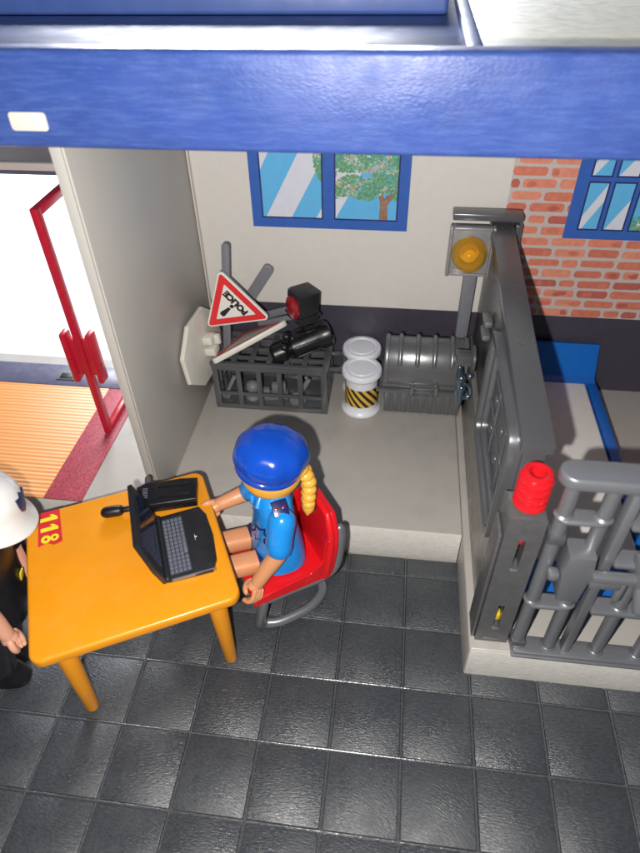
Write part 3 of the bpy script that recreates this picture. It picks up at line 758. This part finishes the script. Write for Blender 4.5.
# ------------------------------------------------------------------ POLICE triangle sign
A_, B_, C_ = V((1.235,3.68,3.73)), V((2.14,3.62,2.77)), V((.865,3.60,2.53))
cen = (A_+B_+C_)/3
nrm = (B_-C_).cross(A_-C_).normalized()
if nrm.y > 0: nrm = -nrm
upv = (C_ - (A_+B_)/2).normalized()          # apex of the sign points to C
F = frame_from(cen, nrm, upv)
t = thing('police_sign', 'triangular red-bordered sign reading POLICE with an exclamation mark, upside down on its grey post', 'road sign', F)
Fi = F.inverted()
tri = [(Fi @ p).to_2d() for p in (A_,B_,C_)]
def rtri(tri, shrink, r, n=5):
    c = sum((V(p) for p in tri), V((0,0)))/3; P = [c+(V(p)-c)*(1-shrink) for p in tri]; out = []
    if (P[1]-P[0]).cross(P[2]-P[0]) < 0: P = P[::-1]
    for i in range(3):
        p, a, b = P[i], (P[i-1]-P[i]).normalized(), (P[(i+1)%3]-P[i]).normalized()
        bis = (a+b).normalized(); half = a.angle(b)/2; d = r/math.sin(half); o = p+bis*d
        s = p+a*(r/math.tan(half)); e = p+b*(r/math.tan(half))
        a0 = math.atan2((s-o).y,(s-o).x); a1 = math.atan2((e-o).y,(e-o).x)
        while a1 < a0: a1 += 2*PI
        out += [(o.x+r*math.cos(a0+(a1-a0)*k/n), o.y+r*math.sin(a0+(a1-a0)*k/n)) for k in range(n+1)]
    return out
bm = bmesh.new(); prism(bm, rtri(tri,-.03,.07), -.07,0,.012); pan = obj('sign_panel', bm, M['sign_white'], t)
def tri_ring(bm, tri, s0, s1, r0, r1, z):
    a = rtri(tri,s0,r0); b_ = rtri(tri,s1,r1); n = len(a)
    va = [bm.verts.new((x,y,z)) for x,y in a]; vb = [bm.verts.new((x,y,z)) for x,y in b_]
    for k in range(n): bm.faces.new((va[k],va[(k+1)%n],vb[(k+1)%n],vb[k]))
bm = bmesh.new(); tri_ring(bm, tri, .06,.38,.04,.012,.003); obj('red_border', bm, M['print_red'], pan)
bx = (tri[0]+tri[1])/2; yb_ = bx.y
text('lettering', 'POLICE', .17, T(0,yb_+.26,.002), M['black_print'], pan, bold=.011, sx=1.02)
bm = bmesh.new()
prism(bm, [(-.026,.0),(.026,.0),(.056,.20),(.040,.24),(-.040,.24),(-.056,.20)], .001,.005,0,T(0,yb_+.43,0))
prism(bm, [(.040*math.cos(2*PI*k/14),.040*math.sin(2*PI*k/14)) for k in range(14)], .001,.005,0,T(0,yb_+.375,0))
obj('exclamation_mark', bm, M['black_print'], pan)
# post in the sign's own frame
p0, p1 = Fi @ V((1.325,4.02,4.08)), Fi @ V((1.16,3.93,1.86))
def flatbar(bm, a, b, w, th, m=I4):
    d = (b-a); L_ = d.length; Z = d.normalized(); X = Z.cross(V((0,1,0))).normalized(); Y = Z.cross(X)
    mm = Matrix.Translation(a) @ Matrix((X,Y,Z)).transposed().to_4x4()
    out = rrect(w,L_,w*.4,5,0,L_/2)
    prism(bm, out, -th/2, th/2, .015, mm @ Matrix.Rotation(PI/2,4,'X') @ Matrix.Identity(4))
bm = bmesh.new()
a, b = V((1.325,4.02,4.10)), V((1.15,3.80,1.90)); flatbar(bm, b, a, .15, .09, I4)
bmesh.ops.transform(bm, matrix=Fi, verts=bm.verts)
obj('sign_post', bm, M['grey_post'], t)
bm = bmesh.new(); flatbar(bm, V((1.35,4.38,2.42)), V((2.02,4.52,3.42)), .22,.09)
tag(obj('loose_bar', bm, M['grey_post']), 'flat grey bar leaning on the back wall behind the POLICE sign', 'bar')
bm = bmesh.new(); flatbar(bm, V((1.75,4.30,2.38)), V((2.62,4.1,2.78)), .14,.08); flatbar(bm, V((1.75,4.2,2.28)), V((2.6,4.0,2.64)), .10,.08)
tag(obj('twin_bar', bm, M['grey_post']), 'short doubled grey bar between the POLICE sign and the black lamp box', 'bar')

# warning sign seen edge-on with its octagonal foot against the left wall
Pp, Rr, Ss = V((.90,3.20,1.97)), V((2.46,3.98,2.60)), V((1.36,4.35,1.95))
t = thing('warning_sign', 'red and white triangular warning sign lying edge-on over the crate with its white octagonal foot', 'road sign', T(.9,3.2,1.95))
ti = Matrix.Translation((-.9,-3.2,-1.95))
nrm = (Rr-Pp).cross(Ss-Pp).normalized()
if nrm.z < 0: nrm = -nrm
cen = (Pp+Rr+Ss)/3; F2 = frame_from(cen, nrm, (Ss-(Pp+Rr)/2)); F2i = F2.inverted()
tri2 = [(F2i @ p).to_2d() for p in (Pp,Rr,Ss)]
bm = bmesh.new(); prism(bm, rtri(tri2,-.04,.09), -.11,0,.015); pan = obj('sign_panel', bm, M['cream'], t, ti @ F2)
bm = bmesh.new(); tri_ring(bm, tri2, .14,.36,.05,.02,.004); obj('red_border', bm, M['print_red'], pan)
bm = bmesh.new()
F3 = frame_from((.86,3.28,2.28), (1,-.10,.10), (0,0,1))
octo = [(.93*math.cos(PI/8+k*PI/4), .74*math.sin(PI/8+k*PI/4)) for k in range(8)]
prism(bm, octo, -.10,0,.03, F3); bmesh.ops.transform(bm, matrix=ti, verts=bm.verts); obj('octagonal_foot', bm, M['cream'], t)
bm = bmesh.new()
box(bm, -.04,.20,.06,.22,0,.20,.02,F3); box(bm, .10,.20,.0,.20,.14,.30,.02,F3)
bmesh.ops.transform(bm, matrix=ti, verts=bm.verts); obj('clip', bm, M['cream'], t)
bm = bmesh.new(); box(bm, -.06,.20,-.18,-.02,0,.22,.02,F3)
bmesh.ops.transform(bm, matrix=ti, verts=bm.verts); obj('clip', bm, M['cream'], t)

# black signal lamp box with red lens
t = thing('signal_lamp', 'black box-shaped signal lamp with a round dark red lens, standing above the crate', 'signal lamp', T(2.72,3.95,2.62,0,.06,0))
bm = bmesh.new(); box(bm, -.23,.23,-.23,.23,0,.62,.03,T(rz=math.radians(42))); box(bm,-.26,.26,-.26,.26,.1,.16,.02,T(rz=math.radians(42)))
obj('lamp_box', bm, M['black_matte'], t)
ml = T(rz=math.radians(42)) @ Matrix.Translation((-.232,0,.32)) @ Matrix.Rotation(-PI/2,4,'Y')
bm = bmesh.new(); lathe(bm, [(.20,0),(.225,.0),(.225,.03),(.20,.04),(.15,.06),(.08,.075),(0,.08)], 32, ml); obj('lens', bm, M['redlens'], t)
# black torch lying on crate
t = thing('black_torch', 'chunky black torch lying on the crate below the signal lamp', 'torch', T(2.75,3.85,2.12,0,math.radians(-14),math.radians(24)))
RY = Matrix.Rotation(PI/2,4,'Y')
bm = bmesh.new(); lathe(bm, [(0,-.30),(.16,-.30),(.24,-.27),(.25,-.1),(.25,.30),(.27,.34),(.27,.52),(.22,.56),(0,.56)], 26, RY)
for k in range(7): sweep(bm, [(-.22,.25*math.cos(k*.9),.25*math.sin(k*.9)),(.27,.25*math.cos(k*.9),.25*math.sin(k*.9))], .022, n=6)
sweep(bm, [(-.25,.05,.20),(.1,.05,.26),(.45,.05,.24)], .06, n=10); obj('barrel_body', bm, M['black'], t).name = 'torch_body'
bm = bmesh.new(); lathe(bm, [(0,-.72),(.13,-.72),(.21,-.66),(.22,-.44),(.15,-.36),(.14,-.301),(0,-.301)], 24, RY); ball(bm,(-.42,-.12,.16),.08); ball(bm,(-.30,.05,.26),.09); box(bm,-.2,.1,-.1,.1,.2,.32,.04)
obj('torch_head', bm, M['black'], t)

# ------------------------------------------------------------------ table
TA = math.radians(27.5)
TC = V((.955,-1.47,0)); TH = 2.0
TM = T(TC.x,TC.y,0,rz=TA)
t = thing('table', 'glossy orange square table with splayed round legs and a red 118 sticker', 'table', TM)
LX, LY = 2.70, 2.52
bm = bmesh.new(); prism(bm, rrect(LX,LY,.17,8), TH-.17,TH,.045,seg=4); top = obj('tabletop', bm, M['orange'], t, angle=50)
for sx in (-1,1):
    for sy in (-1,1):
        bm = bmesh.new()
        sweep(bm, [(sx*(LX/2-.33),sy*(LY/2-.33),TH-.175),(sx*(LX/2-.30),sy*(LY/2-.28),.09)], [.145,.095], n=24)
        zf = .0 if True else 0
        obj('leg', bm, M['orange'], t)
# clipped legs at the back stand on the platform edge; sticker
FS = T(-1.01,.88,TH+.001,0,0,-PI/2)
bm = bmesh.new(); sheet(bm, [(-.36,-.15),(.30,-.17),(.26,-.05),(.33,.05),(.30,.17),(-.36,.16)]); st = obj('sticker', bm, M['sticker_red'], top, FS)
bm = bmesh.new()
for x in (-.235,-.035):
    prism(bm, [(x,-.125),(x+.075,-.125),(x+.075,.125),(x+.025,.125),(x-.045,.06),(x-.045,.01),(x,.04)], .001,.004,0)
for cy,rr in ((-.058,.068),(.064,.060)):
    for k in range(20):
        a0,a1 = 2*PI*k/20, 2*PI*(k+1)/20; P_ = lambda r_,a,c=cy: (.19+r_*1.1*math.cos(a), c+r_*math.sin(a))
        sheet(bm, [P_(rr,a0),P_(rr,a1),P_(.024,a1),P_(.024,a0)], .003 if cy<0 else .0035)
obj('sticker_digits', bm, M['sticker_yellow'], st)

# laptop on the table (table frame: x along u, y towards the back)
def onT(x, y, z=TH, rz=0): return TM @ T(x, y, z, rz=rz)
def toT(x, y): q = TM.inverted() @ V((x,y,0)); return q
q0 = toT(1.46,-1.36); q1 = toT(1.17,-.77); q2 = toT(1.90,-.55); q3 = toT(2.36,-1.57); q4 = toT(1.72,-1.92)
hx = V(((1.19+1.72)/2, (-.79-1.92)/2, 0)); ang = math.atan2(1.13,-.53)   # along the hinge
yd = V((-.53,1.13,0)).normalized(); xd = V((yd.y,-yd.x,0))
LM = Matrix.Translation(V((hx.x,hx.y,TH))) @ Matrix((xd,yd,V((0,0,1)))).transposed().to_4x4()
t = thing('laptop', 'open black toy laptop with grey keys, screen turned away to the left', 'laptop', LM)
bm = bmesh.new(); prism(bm, [(0,-.58),(.62,-.60),(.70,-.42),(.73,0),(.70,.42),(.62,.60),(0,.58)], .004,.075,.015); obj('base', bm, M['black_matte'], t)
bm = bmesh.new(); box(bm, .05,.35,-.52,.50,.076,.082,.004)
kb = obj('keyboard', bm, mat('key_bed',(.04,.043,.055),.4), t)
bm = bmesh.new()
for i in range(5):
    for j in range(14):
        if i == 4 and 4 <= j <= 8:
            if j == 4: box(bm, .292,.338,-.49+4*.0705,-.49+8.8*.0705,.0825,.094,.006)
            continue
        box(bm, .062+i*.0575,.108+i*.0575,-.505+j*.0705,-.447+j*.0705,.0825,.094,.006)
obj('keys', bm, M['key'], kb)
bm = bmesh.new(); box(bm, .47,.475,-.02,.09,.076,.079,0); box(bm,.475,.50,.03,.05,.076,.079,0); obj('logo_mark', bm, M['patch_white'], t)
bm = bmesh.new(); box(bm, .06,.66,-.592,-.575,.03,.082,.004); obj('side_strip', bm, M['gun_light'], t)
SM = T(-.02,0,.05,0,math.radians(-14),0)
bm = bmesh.new(); prism(bm, [(-.60,0),(.60,0),(.61,.30),(.58,.84),(-.56,.90),(-.64,.36)], -.05,.03,.02, SM @ Matrix(((0,0,1,0),(1,0,0,0),(0,1,0,0),(0,0,0,1))))
sc = obj('screen', bm, M['black_matte'], t)
bm = bmesh.new(); prism(bm, rrect(.98,.60,.02,3,0,.47), .031,.036,0, SM @ Matrix(((0,0,1,0),(1,0,0,0),(0,1,0,0),(0,0,0,1)))); obj('display', bm, mat('dark_display',(.012,.02,.045),.12,var=.5,vscale=4), sc)
bm = bmesh.new(); sweep(bm, [(0,-.55,.07),(0,.55,.07)], .05, n=12); obj('hinge', bm, M['black_matte'], t)

# black radio with antenna behind the laptop
t = thing('radio', 'black walkie-talkie lying behind the laptop with its antenna pointing left', 'radio', T(1.24,-.40,TH,rz=math.radians(17)))
bm = bmesh.new(); prism(bm, [(-.46,-.20),(-.40,-.25),(.44,-.24),(.46,.20),(.20,.23),(-.10,.22),(-.30,.25),(-.46,.16)], .004,.20,.035,seg=3)
for y in (-.12,.10): sweep(bm, [(-.12,y,.205),(.34,y,.205)], .02, n=8)
obj('radio_body', bm, M['black'], t)
bm = bmesh.new()
for k in range(5): box(bm, -.36,-.28,-.10+k*.045,-.08+k*.045,.2,.207,.002)
obj('speaker_slots', bm, M['key'], t)
bm = bmesh.new(); sweep(bm, [(-.46,-.17,.10),(-.70,-.18,.10)], .045, n=14); sweep(bm, [(-.72,-.18,.10),(-.90,-.185,.10)], .085, n=16); obj('antenna', bm, M['black'], t)
bm = bmesh.new(); sweep(bm, [(-.30,.24,.12),(-.30,.36,.14)], .05, n=12); obj('knob', bm, M['gun_dark'], t)

# ------------------------------------------------------------------ red chair
CA = math.radians(33+180)     # faces the table
t = thing('chair', 'red moulded office chair with grey tubular base behind the table', 'chair', T(2.95,-.70,0,rz=CA) @ Matrix.Diagonal((1,.90,1,1)))
SZ = 1.14
bm = bmesh.new()
seat = [(.62,-.50),(.62,.50),(.52,.62),(-.50,.66),(-.62,.52),(-.62,-.52),(-.50,-.66),(.52,-.62)]
prism(bm, seat, SZ-.09,SZ,.03)
# raised side lips growing into the back
for s in (-1,1):
    b = bmesh.new()
    prof = [(.64,SZ-.11),(.64,SZ+.05),(.20,SZ+.12),(-.30,SZ+.16),(-.50,SZ+.32),(-.56,SZ+.78),(-.70,SZ+.72),(-.70,SZ-.05),(-.5,SZ-.11)]
    vs = [[b.verts.new((x, s*(.60+.05*(1 if k else 0))+ (0 if k else 0), z)) for x,z in prof] for k in (0,1)]
    b.faces.new(vs[0]); b.faces.new(vs[1][::-1])
    for i in range(len(prof)):
        j=(i+1)%len(prof); b.faces.new((vs[0][i],vs[0][j],vs[1][j],vs[1][i]))
    bmesh.ops.recalc_face_normals(b, faces=b.faces)
    bmesh.ops.bevel(b, geom=b.edges[:], offset=.022, segments=2, affect='EDGES', clamp_overlap=True)
    merge(bm,b)
obj('seat', bm, M['red'], t)
bm = bmesh.new()
back = [(-.66,SZ-.08),(.66,SZ-.08),(.68,SZ+.55),(.60,SZ+.86),(.40,SZ+1.10),(-.40,SZ+1.10),(-.60,SZ+.86),(-.68,SZ+.55)]
BMx = Matrix.Translation((-.58,0,0)) @ Matrix.Translation((0,0,SZ)) @ Matrix.Rotation(math.radians(-8),4,'Y') @ Matrix.Translation((0,0,-SZ)) @ Matrix(((0,0,-1,0),(1,0,0,0),(0,1,0,0),(0,0,0,1)))
prism(bm, back, 0,.10,.03,BMx,seg=3)
# rim around the inside of the back
for (x0,z0),(x1,z1) in zip(back[1:],back[2:]): sweep(bm, [V((x0*.95,SZ+(z0-SZ)*.96,-.02)),V((x1*.95,SZ+(z1-SZ)*.96,-.02))], .06, n=12, m=BMx)
obj('backrest', bm, M['red'], t)
bm = bmesh.new()
loop = [(.46,-.36,.09),(.20,-.46,.09),(-.3,-.44,.09),(-.62,-.26,.09),(-.70,0,.09),(-.62,.26,.09),(-.3,.44,.09),(.20,.46,.09),(.46,.36,.09)]
sweep(bm, catmull(loop,6), .085, n=18)
for s in (-1,1):
    sweep(bm, catmull([(.44,s*.36,.09),(.54,s*.42,.25),(.52,s*.52,.6),(.46,s*.56,.99)],6), [.085]*19, n=18)
    sweep(bm, catmull([(.46,s*.54,.96),(.0,s*.56,.98),(-.5,s*.58,1.0),(-.74,s*.60,1.2),(-.82,s*.58,1.7),(-.84,s*.52,1.95)],6), .075, n=16)
    sweep(bm, [(.50,s*.34,.09),(.50,s*.34,.01)], .05, n=12, roundcap=False)
obj('tube_frame', bm, M['gun_light'], t)

# ------------------------------------------------------------------ toy figures
def hand(bm, m, mi=0):
    """clip hand: palm with a curled mitten of fingers and an opposing thumb; grips along local x, arm arrives from +z"""
    loft(bm, [((0,0,.03),.085,.085),((0,0,-.03),.11,.10),((0,0,-.09),.12,.10)], m, mi, n=18, p=2.3)
    arcp = [( .0,-.085*1.0+0.0,-.09)]
    fing = [(0,.095,-.07),(0,.135,-.17),(0,.11,-.27),(0,.035,-.315)]
    thumb = [(0,-.095,-.07),(0,-.135,-.16),(0,-.105,-.245),(0,-.06,-.275)]
    for k,x in enumerate((-.075,-.025,.025,.075)):
        f = [(x,a,b*(1+.03*(1.5-abs(k-1.5)))) for _,a,b in fing]
        sweep(bm, catmull(f,4), [.036]*13, n=10, m=m, mi=mi)
    sweep(bm, catmull(thumb,4), [.052,.052,.05,.05,.048,.048,.046,.046,.044,.044,.04,.04,.038], n=12, m=m, mi=mi)
def arm(bm, bs, sh, el, wr, mi_sk, mi_sl, roll=0, sleeve_bm=None, rs=.20):
    sh, el, wr = V(sh), V(el), V(wr)
    pts = catmull([sh, sh.lerp(el,.5)+V((0,0,0)), el, el.lerp(wr,.5), wr], 5)
    n = len(pts); R = [.175-.07*(i/(n-1)) for i in range(n)]
    sweep(bm, pts, R, n=18, mi=mi_sk)
    k = int(n*.46)
    sweep(sleeve_bm, pts[:k], [rs-.012*(i/k) for i in range(k)], n=22, mi=mi_sl)
    Z = -(wr-el).normalized(); X = V((0,1,0)).cross(Z).normalized(); Y = Z.cross(X)
    m = Matrix.Translation(wr) @ Matrix((X,Y,Z)).transposed().to_4x4() @ Matrix.Rotation(roll,4,'Z')
    hand(bm, m, mi_sk)
def torso(bm, z0, z1, mi=0, g=0.):
    hgt = z1-z0
    loft(bm, [((0,0,z0),.37+g,.47+g),((0,0,z0+.04),.39+g,.495+g),((0,0,z0+.25*hgt),.355+g,.455+g),((0,0,z0+.55*hgt),.285+g,.37+g),
              ((.0,0,z0+.78*hgt),.25+g,.345+g),((0,0,z0+.92*hgt),.215+g,.30+g),((0,0,z0+.985*hgt),.15+g*.5,.20+g*.5),((0,0,z1),.10,.12)], mi=mi, n=40, p=2.5)
def head(bm, c, mi=0, eye=1, mouth=2):
    c = V(c)
    lathe(bm, [(0,-.36),(.16,-.36),(.25,-.33),(.315,-.24),(.345,-.08),(.35,.08),(.33,.22),(.25,.33),(.12,.38),(0,.39)], 32, Matrix.Translation(c), mi)
    for s in (-1,1):
        lathe(bm, [(0,0),(.042,0),(.036,.012),(0,.018)], 16, Matrix.Translation(c+V((.325,s*.125,.03))) @ Matrix.Rotation(PI/2,4,'Y') , eye)
    sweep(bm, [c+V((.33-.03*abs(math.sin(a)),.13*math.sin(a),-.13-.055*math.cos(a))) for a in [(-1+.2*k) for k in range(11)]], .013, n=8, mi=mouth)
    ball(bm, c+V((.345,0,-.035)), .03,.035,.035, mi=mi, n=12)

# seated policewoman figure
FA = math.radians(207)
t = thing('figurine', 'seated toy policewoman in bright blue shirt and royal blue beret with a golden braid', 'toy figure', T(2.92,-.54,SZ,rz=FA))
bm = bmesh.new(); sh = bmesh.new(); pn = bmesh.new()
torso(bm, .02, 1.48)
head(bm, (.03,0,1.84), 0, 1, 2)
lathe(bm, [(.14,1.38),(.14,1.53)], 20, I4, 0)
for s in (-1,1):   # straight stiff legs with rounded knees, navy shorts at the hip
    loft(bm, [((0,0,0),.15,.175),((0,0,.5),.15,.165),((0,0,.9),.145,.16),((0,0,1.10),.14,.155),((0,0,1.14),.11,.13)], T(.12,s*.245,.19,0,math.radians(84),0), 0, n=24, p=3.2)
    ball(bm, (1.22,s*.215,-.0), .20,.16,.15)
    loft(pn, [((0,0,-.28),.17,.195),((0,0,.1),.168,.19),((0,0,.28),.165,.185)], T(.12,s*.245,.19,0,math.radians(84),0), 0, n=24, p=3.2)
# her left arm hangs beside the chair, her right rests on the table edge
arm(bm, None, (0,.45,1.24), (.14,.60,.74), (.50,.64,.26), 0, 0, roll=.3, sleeve_bm=sh)
arm(bm, None, (0,-.44,1.24), (.26,-.60,.86), (.72,-.60,.76), 0, 0, roll=PI/2, sleeve_bm=sh)
obj('body', bm, [M['skin'],M['black'],M['red']], t)
torso(sh, .03, 1.50, 0, .022)
for s in (-1,1): sweep(sh, [(.16,s*.04,1.45),(.26,s*.14,1.31),(.30,s*.05,1.22)], [.045,.05,.03], n=10)
box(sh, .30,.345,-.035,.035,.35,1.28,.015,T(0,0,0,0,-.12,0))
shirt = obj('shirt', sh, M['shirt'], t)
loft(pn, [((-.01,0,-.0),.30,.40),((0,0,.12),.35,.45)], I4, 0, n=36, p=2.6)
obj('shorts', pn, M['navy'], t)
# star badge on the chest + epaulettes
bm = bmesh.new()
star = []
for k in range(12):
    a = PI*k/6; rr = .19 if k%2 == 0 else .11; star.append((rr*math.cos(a), rr*math.sin(a)))
star_i = [(x*.72,y*.72) for x,y in star]
SB = T(.300,.265,.86,0,math.radians(-8),math.radians(38)) @ Matrix(((0,0,1,0),(1,0,0,0),(0,1,0,0),(0,0,0,1)))
va = [bm.verts.new(SB @ V((x,y,.0))) for x,y in star]; vb = [bm.verts.new(SB @ V((x,y,.012))) for x,y in star_i]
for k in range(12): bm.faces.new((va[k],va[(k+1)%12],vb[(k+1)%12],vb[k]))
obj('chest_badge', bm, M['navy'], shirt)
for s in (-1,1):
    bm = bmesh.new(); EM = T(.0,s*.385,1.462,0,0,0) @ Matrix.Rotation(-s*math.radians(32),4,'X')
    box(bm, -.11,.11,-.10,.13,-.02,.024,.01,EM)
    for x in (-.05,.05): box(bm, x-.018,x+.018,-.01,.03,.024,.030,.003,EM,1)
    obj('epaulette', bm, [M['navy'],M['redlens']], shirt)
# hair cap and braid
HC = V((.02,0,1.88))
bm = bmesh.new()
lathe(bm, [(.30,-.28),(.38,-.24),(.425,-.12),(.435,-.02),(.40,.08),(.33,.22),(.18,.3),(0,.32)], 36, Matrix.Translation(HC-V((.05,0,0))) @ Matrix.Rotation(math.radians(-14),4,'Y'))
hair = obj('hair', bm, M['hair'], t)
bm = bmesh.new()
bp_ = [(-.40,.06,1.80),(-.48,.10,1.70),(-.51,.14,1.59),(-.50,.18,1.48),(-.48,.22,1.37),(-.46,.25,1.27)]
for k,(x,y,z) in enumerate(bp_):
    r_ = .15-.006*k
    ball(bm,(x,y-.035,z+.02),r_*.8,r_*.72,r_*.62,n=16); ball(bm,(x,y+.035,z-.02),r_*.8,r_*.72,r_*.62,n=16)
sweep(bm, catmull([(-.34,.03,1.86)]+bp_,3), .10, n=14); ball(bm,(-.38,.06,1.80),.17,.17,.13)
sweep(bm, [(-.46,.26,1.22),(-.45,.28,1.13),(-.43,.29,1.04)], [.10,.09,.03], n=14)
obj('braid', bm, M['hair'], hair)
# beret
bm = bmesh.new()
BT = Matrix.Translation(HC+V((-.02,0,.10))) @ Matrix.Rotation(math.radians(-12),4,'Y') @ Matrix.Rotation(math.radians(-4),4,'X')
b = bmesh.new()
prof = [(0,-.09),(.40,-.09),(.44,-.10),(.452,-.085),(.455,-.03),(.448,-.015),(.43,-.005),(.432,.005),(.47,.03),(.498,.10),(.502,.19),(.48,.29),(.42,.385),(.32,.455),(.18,.50),(0,.515)]
fine = []
for i in range(len(prof)-1):
    for s in range(3): fine.append((prof[i][0]+(prof[i+1][0]-prof[i][0])*s/3, prof[i][1]+(prof[i+1][1]-prof[i][1])*s/3))
fine.append(prof[-1])
lathe(b, prof, 64)
for v in b.verts:   # soft facets and a gentle droop
    a = math.atan2(v.co.y,v.co.x); r_ = v.co.xy.length
    if v.co.z > 0: v.co.xy *= 1+.030*math.cos(9*a+.5)*min(1,r_/.4)*max(0,1-abs(v.co.z-.24)/.28)
    v.co.x *= 1.04
    if v.co.z > .1: v.co += V((-.03,.02,0))*(v.co.z-.1)/.4
bmesh.ops.subdivide_edges(b, edges=[], cuts=0)
merge(bm, b, BT)
o = obj('beret', bm, M['beret'], t, angle=70)
md = o.modifiers.new('Subdivision','SUBSURF'); md.levels = md.render_levels = 1

# standing policeman figure with white helmet at the left edge
t = thing('figurine', 'toy policeman in black uniform and white peaked helmet at the left edge of the table', 'toy figure',
          Matrix.Translation((-1.10,-2.36,0)) @ Matrix.Rotation(math.radians(14),4,V((-.75,.50,0))) @ Matrix.Rotation(math.radians(15),4,'Z'))
bm = bmesh.new(); sh = bmesh.new(); pn = bmesh.new()
Z0 = 1.22
def shift(bmx): bmesh.ops.transform(bmx, matrix=Matrix.Translation((0,0,Z0)), verts=bmx.verts)
torso(bm, .02, 1.48); head(bm, (.03,0,1.84), 0, 1, 2); lathe(bm, [(.14,1.38),(.14,1.53)], 20, I4, 0)
arm(bm, None, (0,-.46,1.24), (.06,-.62,.75), (.28,-.60,.22), 0, 0, roll=.3, sleeve_bm=sh)
arm(bm, None, (0,.46,1.24), (.06,.62,.75), (.22,.62,.24), 0, 0, roll=.3, sleeve_bm=sh)
torso(sh, .04, 1.50, 0, .03)
shift(bm); shift(sh)
obj('body', bm, [M['skin_pale'],M['black'],M['brown_hair']], t)
ja = obj('jacket', sh, M['black'], t)
bm = bmesh.new(); lathe(bm, [(0,0),(.085,0),(.085,.01),(.06,.012),(0,.012)], 20, T(0,-.655,Z0+1.0,PI/2,0,0)); obj('arm_badge', bm, M['patch_white'], ja)
bm = bmesh.new(); box(bm, .335,.365,.02,.14,Z0+.62,Z0+.76,.01); obj('yellow_badge', bm, M['yellow'], ja)
for s in (-1,1):
    loft(pn, [((.02,s*.215,.22),.15,.185),((.02,s*.215,.7),.165,.195),((0,s*.215,1.25),.19,.205)], I4, 0, n=24, p=3)
obj('trousers', pn, M['black_matte'], t)
bm = bmesh.new()
for s in (-1,1):
    loft(bm, [((.10,s*.215,.0),.27,.19),((.11,s*.215,.08),.275,.195),((.07,s*.215,.18),.24,.185),((.02,s*.215,.30),.165,.185)], I4, 0, n=24, p=2.8)
obj('boots', bm, M['black'], t)
bm = bmesh.new(); lathe(bm, [(.33,-.26),(.40,-.20),(.42,.0),(.40,.15),(0,.3)], 32, Matrix.Translation((-.03,0,Z0+1.86))); obj('hair', bm, M['brown_hair'], t)
bm = bmesh.new()
HM = Matrix.Translation((0,0,Z0+1.88)) @ Matrix.Rotation(math.radians(6),4,'Y')
b = bmesh.new()
lathe(b, [(.40,-.02),(.60,-.10),(.625,-.085),(.61,-.06),(.515,.04),(.505,.18),(.46,.34),(.36,.46),(.20,.54),(0,.57)], 48)
for v in b.verts:
    if v.co.x > 0 and v.co.z < 0: v.co.x *= 1.10; v.co.z -= .04*v.co.x
merge(bm, b, HM); hl = obj('helmet', bm, M['helmet'], t, angle=60)
bm = bmesh.new(); E2 = HM @ frame_from((.475,.02,.22), (1,.02,.28), (0,0,1))
prism(bm, [(0,.17),(.06,.12),(.15,.14),(.13,.0),(.09,-.09),(0,-.15),(-.09,-.09),(-.13,0),(-.15,.14),(-.06,.12)], -.05,.02,.01,E2); obj('helmet_emblem', bm, M['navy'], hl)

# ------------------------------------------------------------------ camera
CAM_F = 620.095
CAM_C = (4.474838,-6.412331,9.175663)
CAM_R = ((0.992135,0.123741,-0.018893),
         (0.068716,-0.664563,-0.744066),
         (-0.104627,0.736916,-0.667839))
cd = bpy.data.cameras.new('Camera'); cam = bpy.data.objects.new('Camera', cd); C.objects.link(cam); S.camera = cam
cd.sensor_fit = 'VERTICAL'; cd.sensor_height = 36; cd.lens = CAM_F/853*36
right, down, fwd = [V(r_) for r_ in CAM_R]
cam.matrix_world = Matrix.Translation(CAM_C) @ Matrix((right,-down,-fwd)).transposed().to_4x4()
cd.clip_start = .1; cd.clip_end = 300
cd.dof.use_dof = True; cd.dof.focus_distance = 10.2; cd.dof.aperture_fstop = .40

# ------------------------------------------------------------------ light: phone flash beside the lens, daylight from behind
def lamp(name, kind, loc, energy, color, size=None, look=None, sy=None):
    l = bpy.data.lights.new(name, kind); l.energy = energy; l.color = color
    o = bpy.data.objects.new(name, l); C.objects.link(o); o.location = loc
    if kind == 'AREA':
        l.size = size
        if sy: l.shape = 'RECTANGLE'; l.size_y = sy
    else: l.shadow_soft_size = size
    if look is not None: o.rotation_euler = (V(look)-V(loc)).to_track_quat('-Z','Y').to_euler()
    return o
lamp('phone_flash', 'POINT', (4.0,-6.40,8.68), 4400, (1,.955,.90), .07)
lamp('window_light', 'AREA', (-3,26,16), 18000, (.95,.97,1), 16, (-2,12,0), 8)
w = bpy.data.worlds.new('World'); S.world = w; w.use_nodes = True
w.node_tree.nodes['Background'].inputs[0].default_value = (.80,.88,1,1); w.node_tree.nodes['Background'].inputs[1].default_value = .10
S.view_settings.view_transform = 'Standard'; S.view_settings.look = 'None'; S.view_settings.exposure = 0; S.view_settings.gamma = 1
S.cycles.use_denoising = True
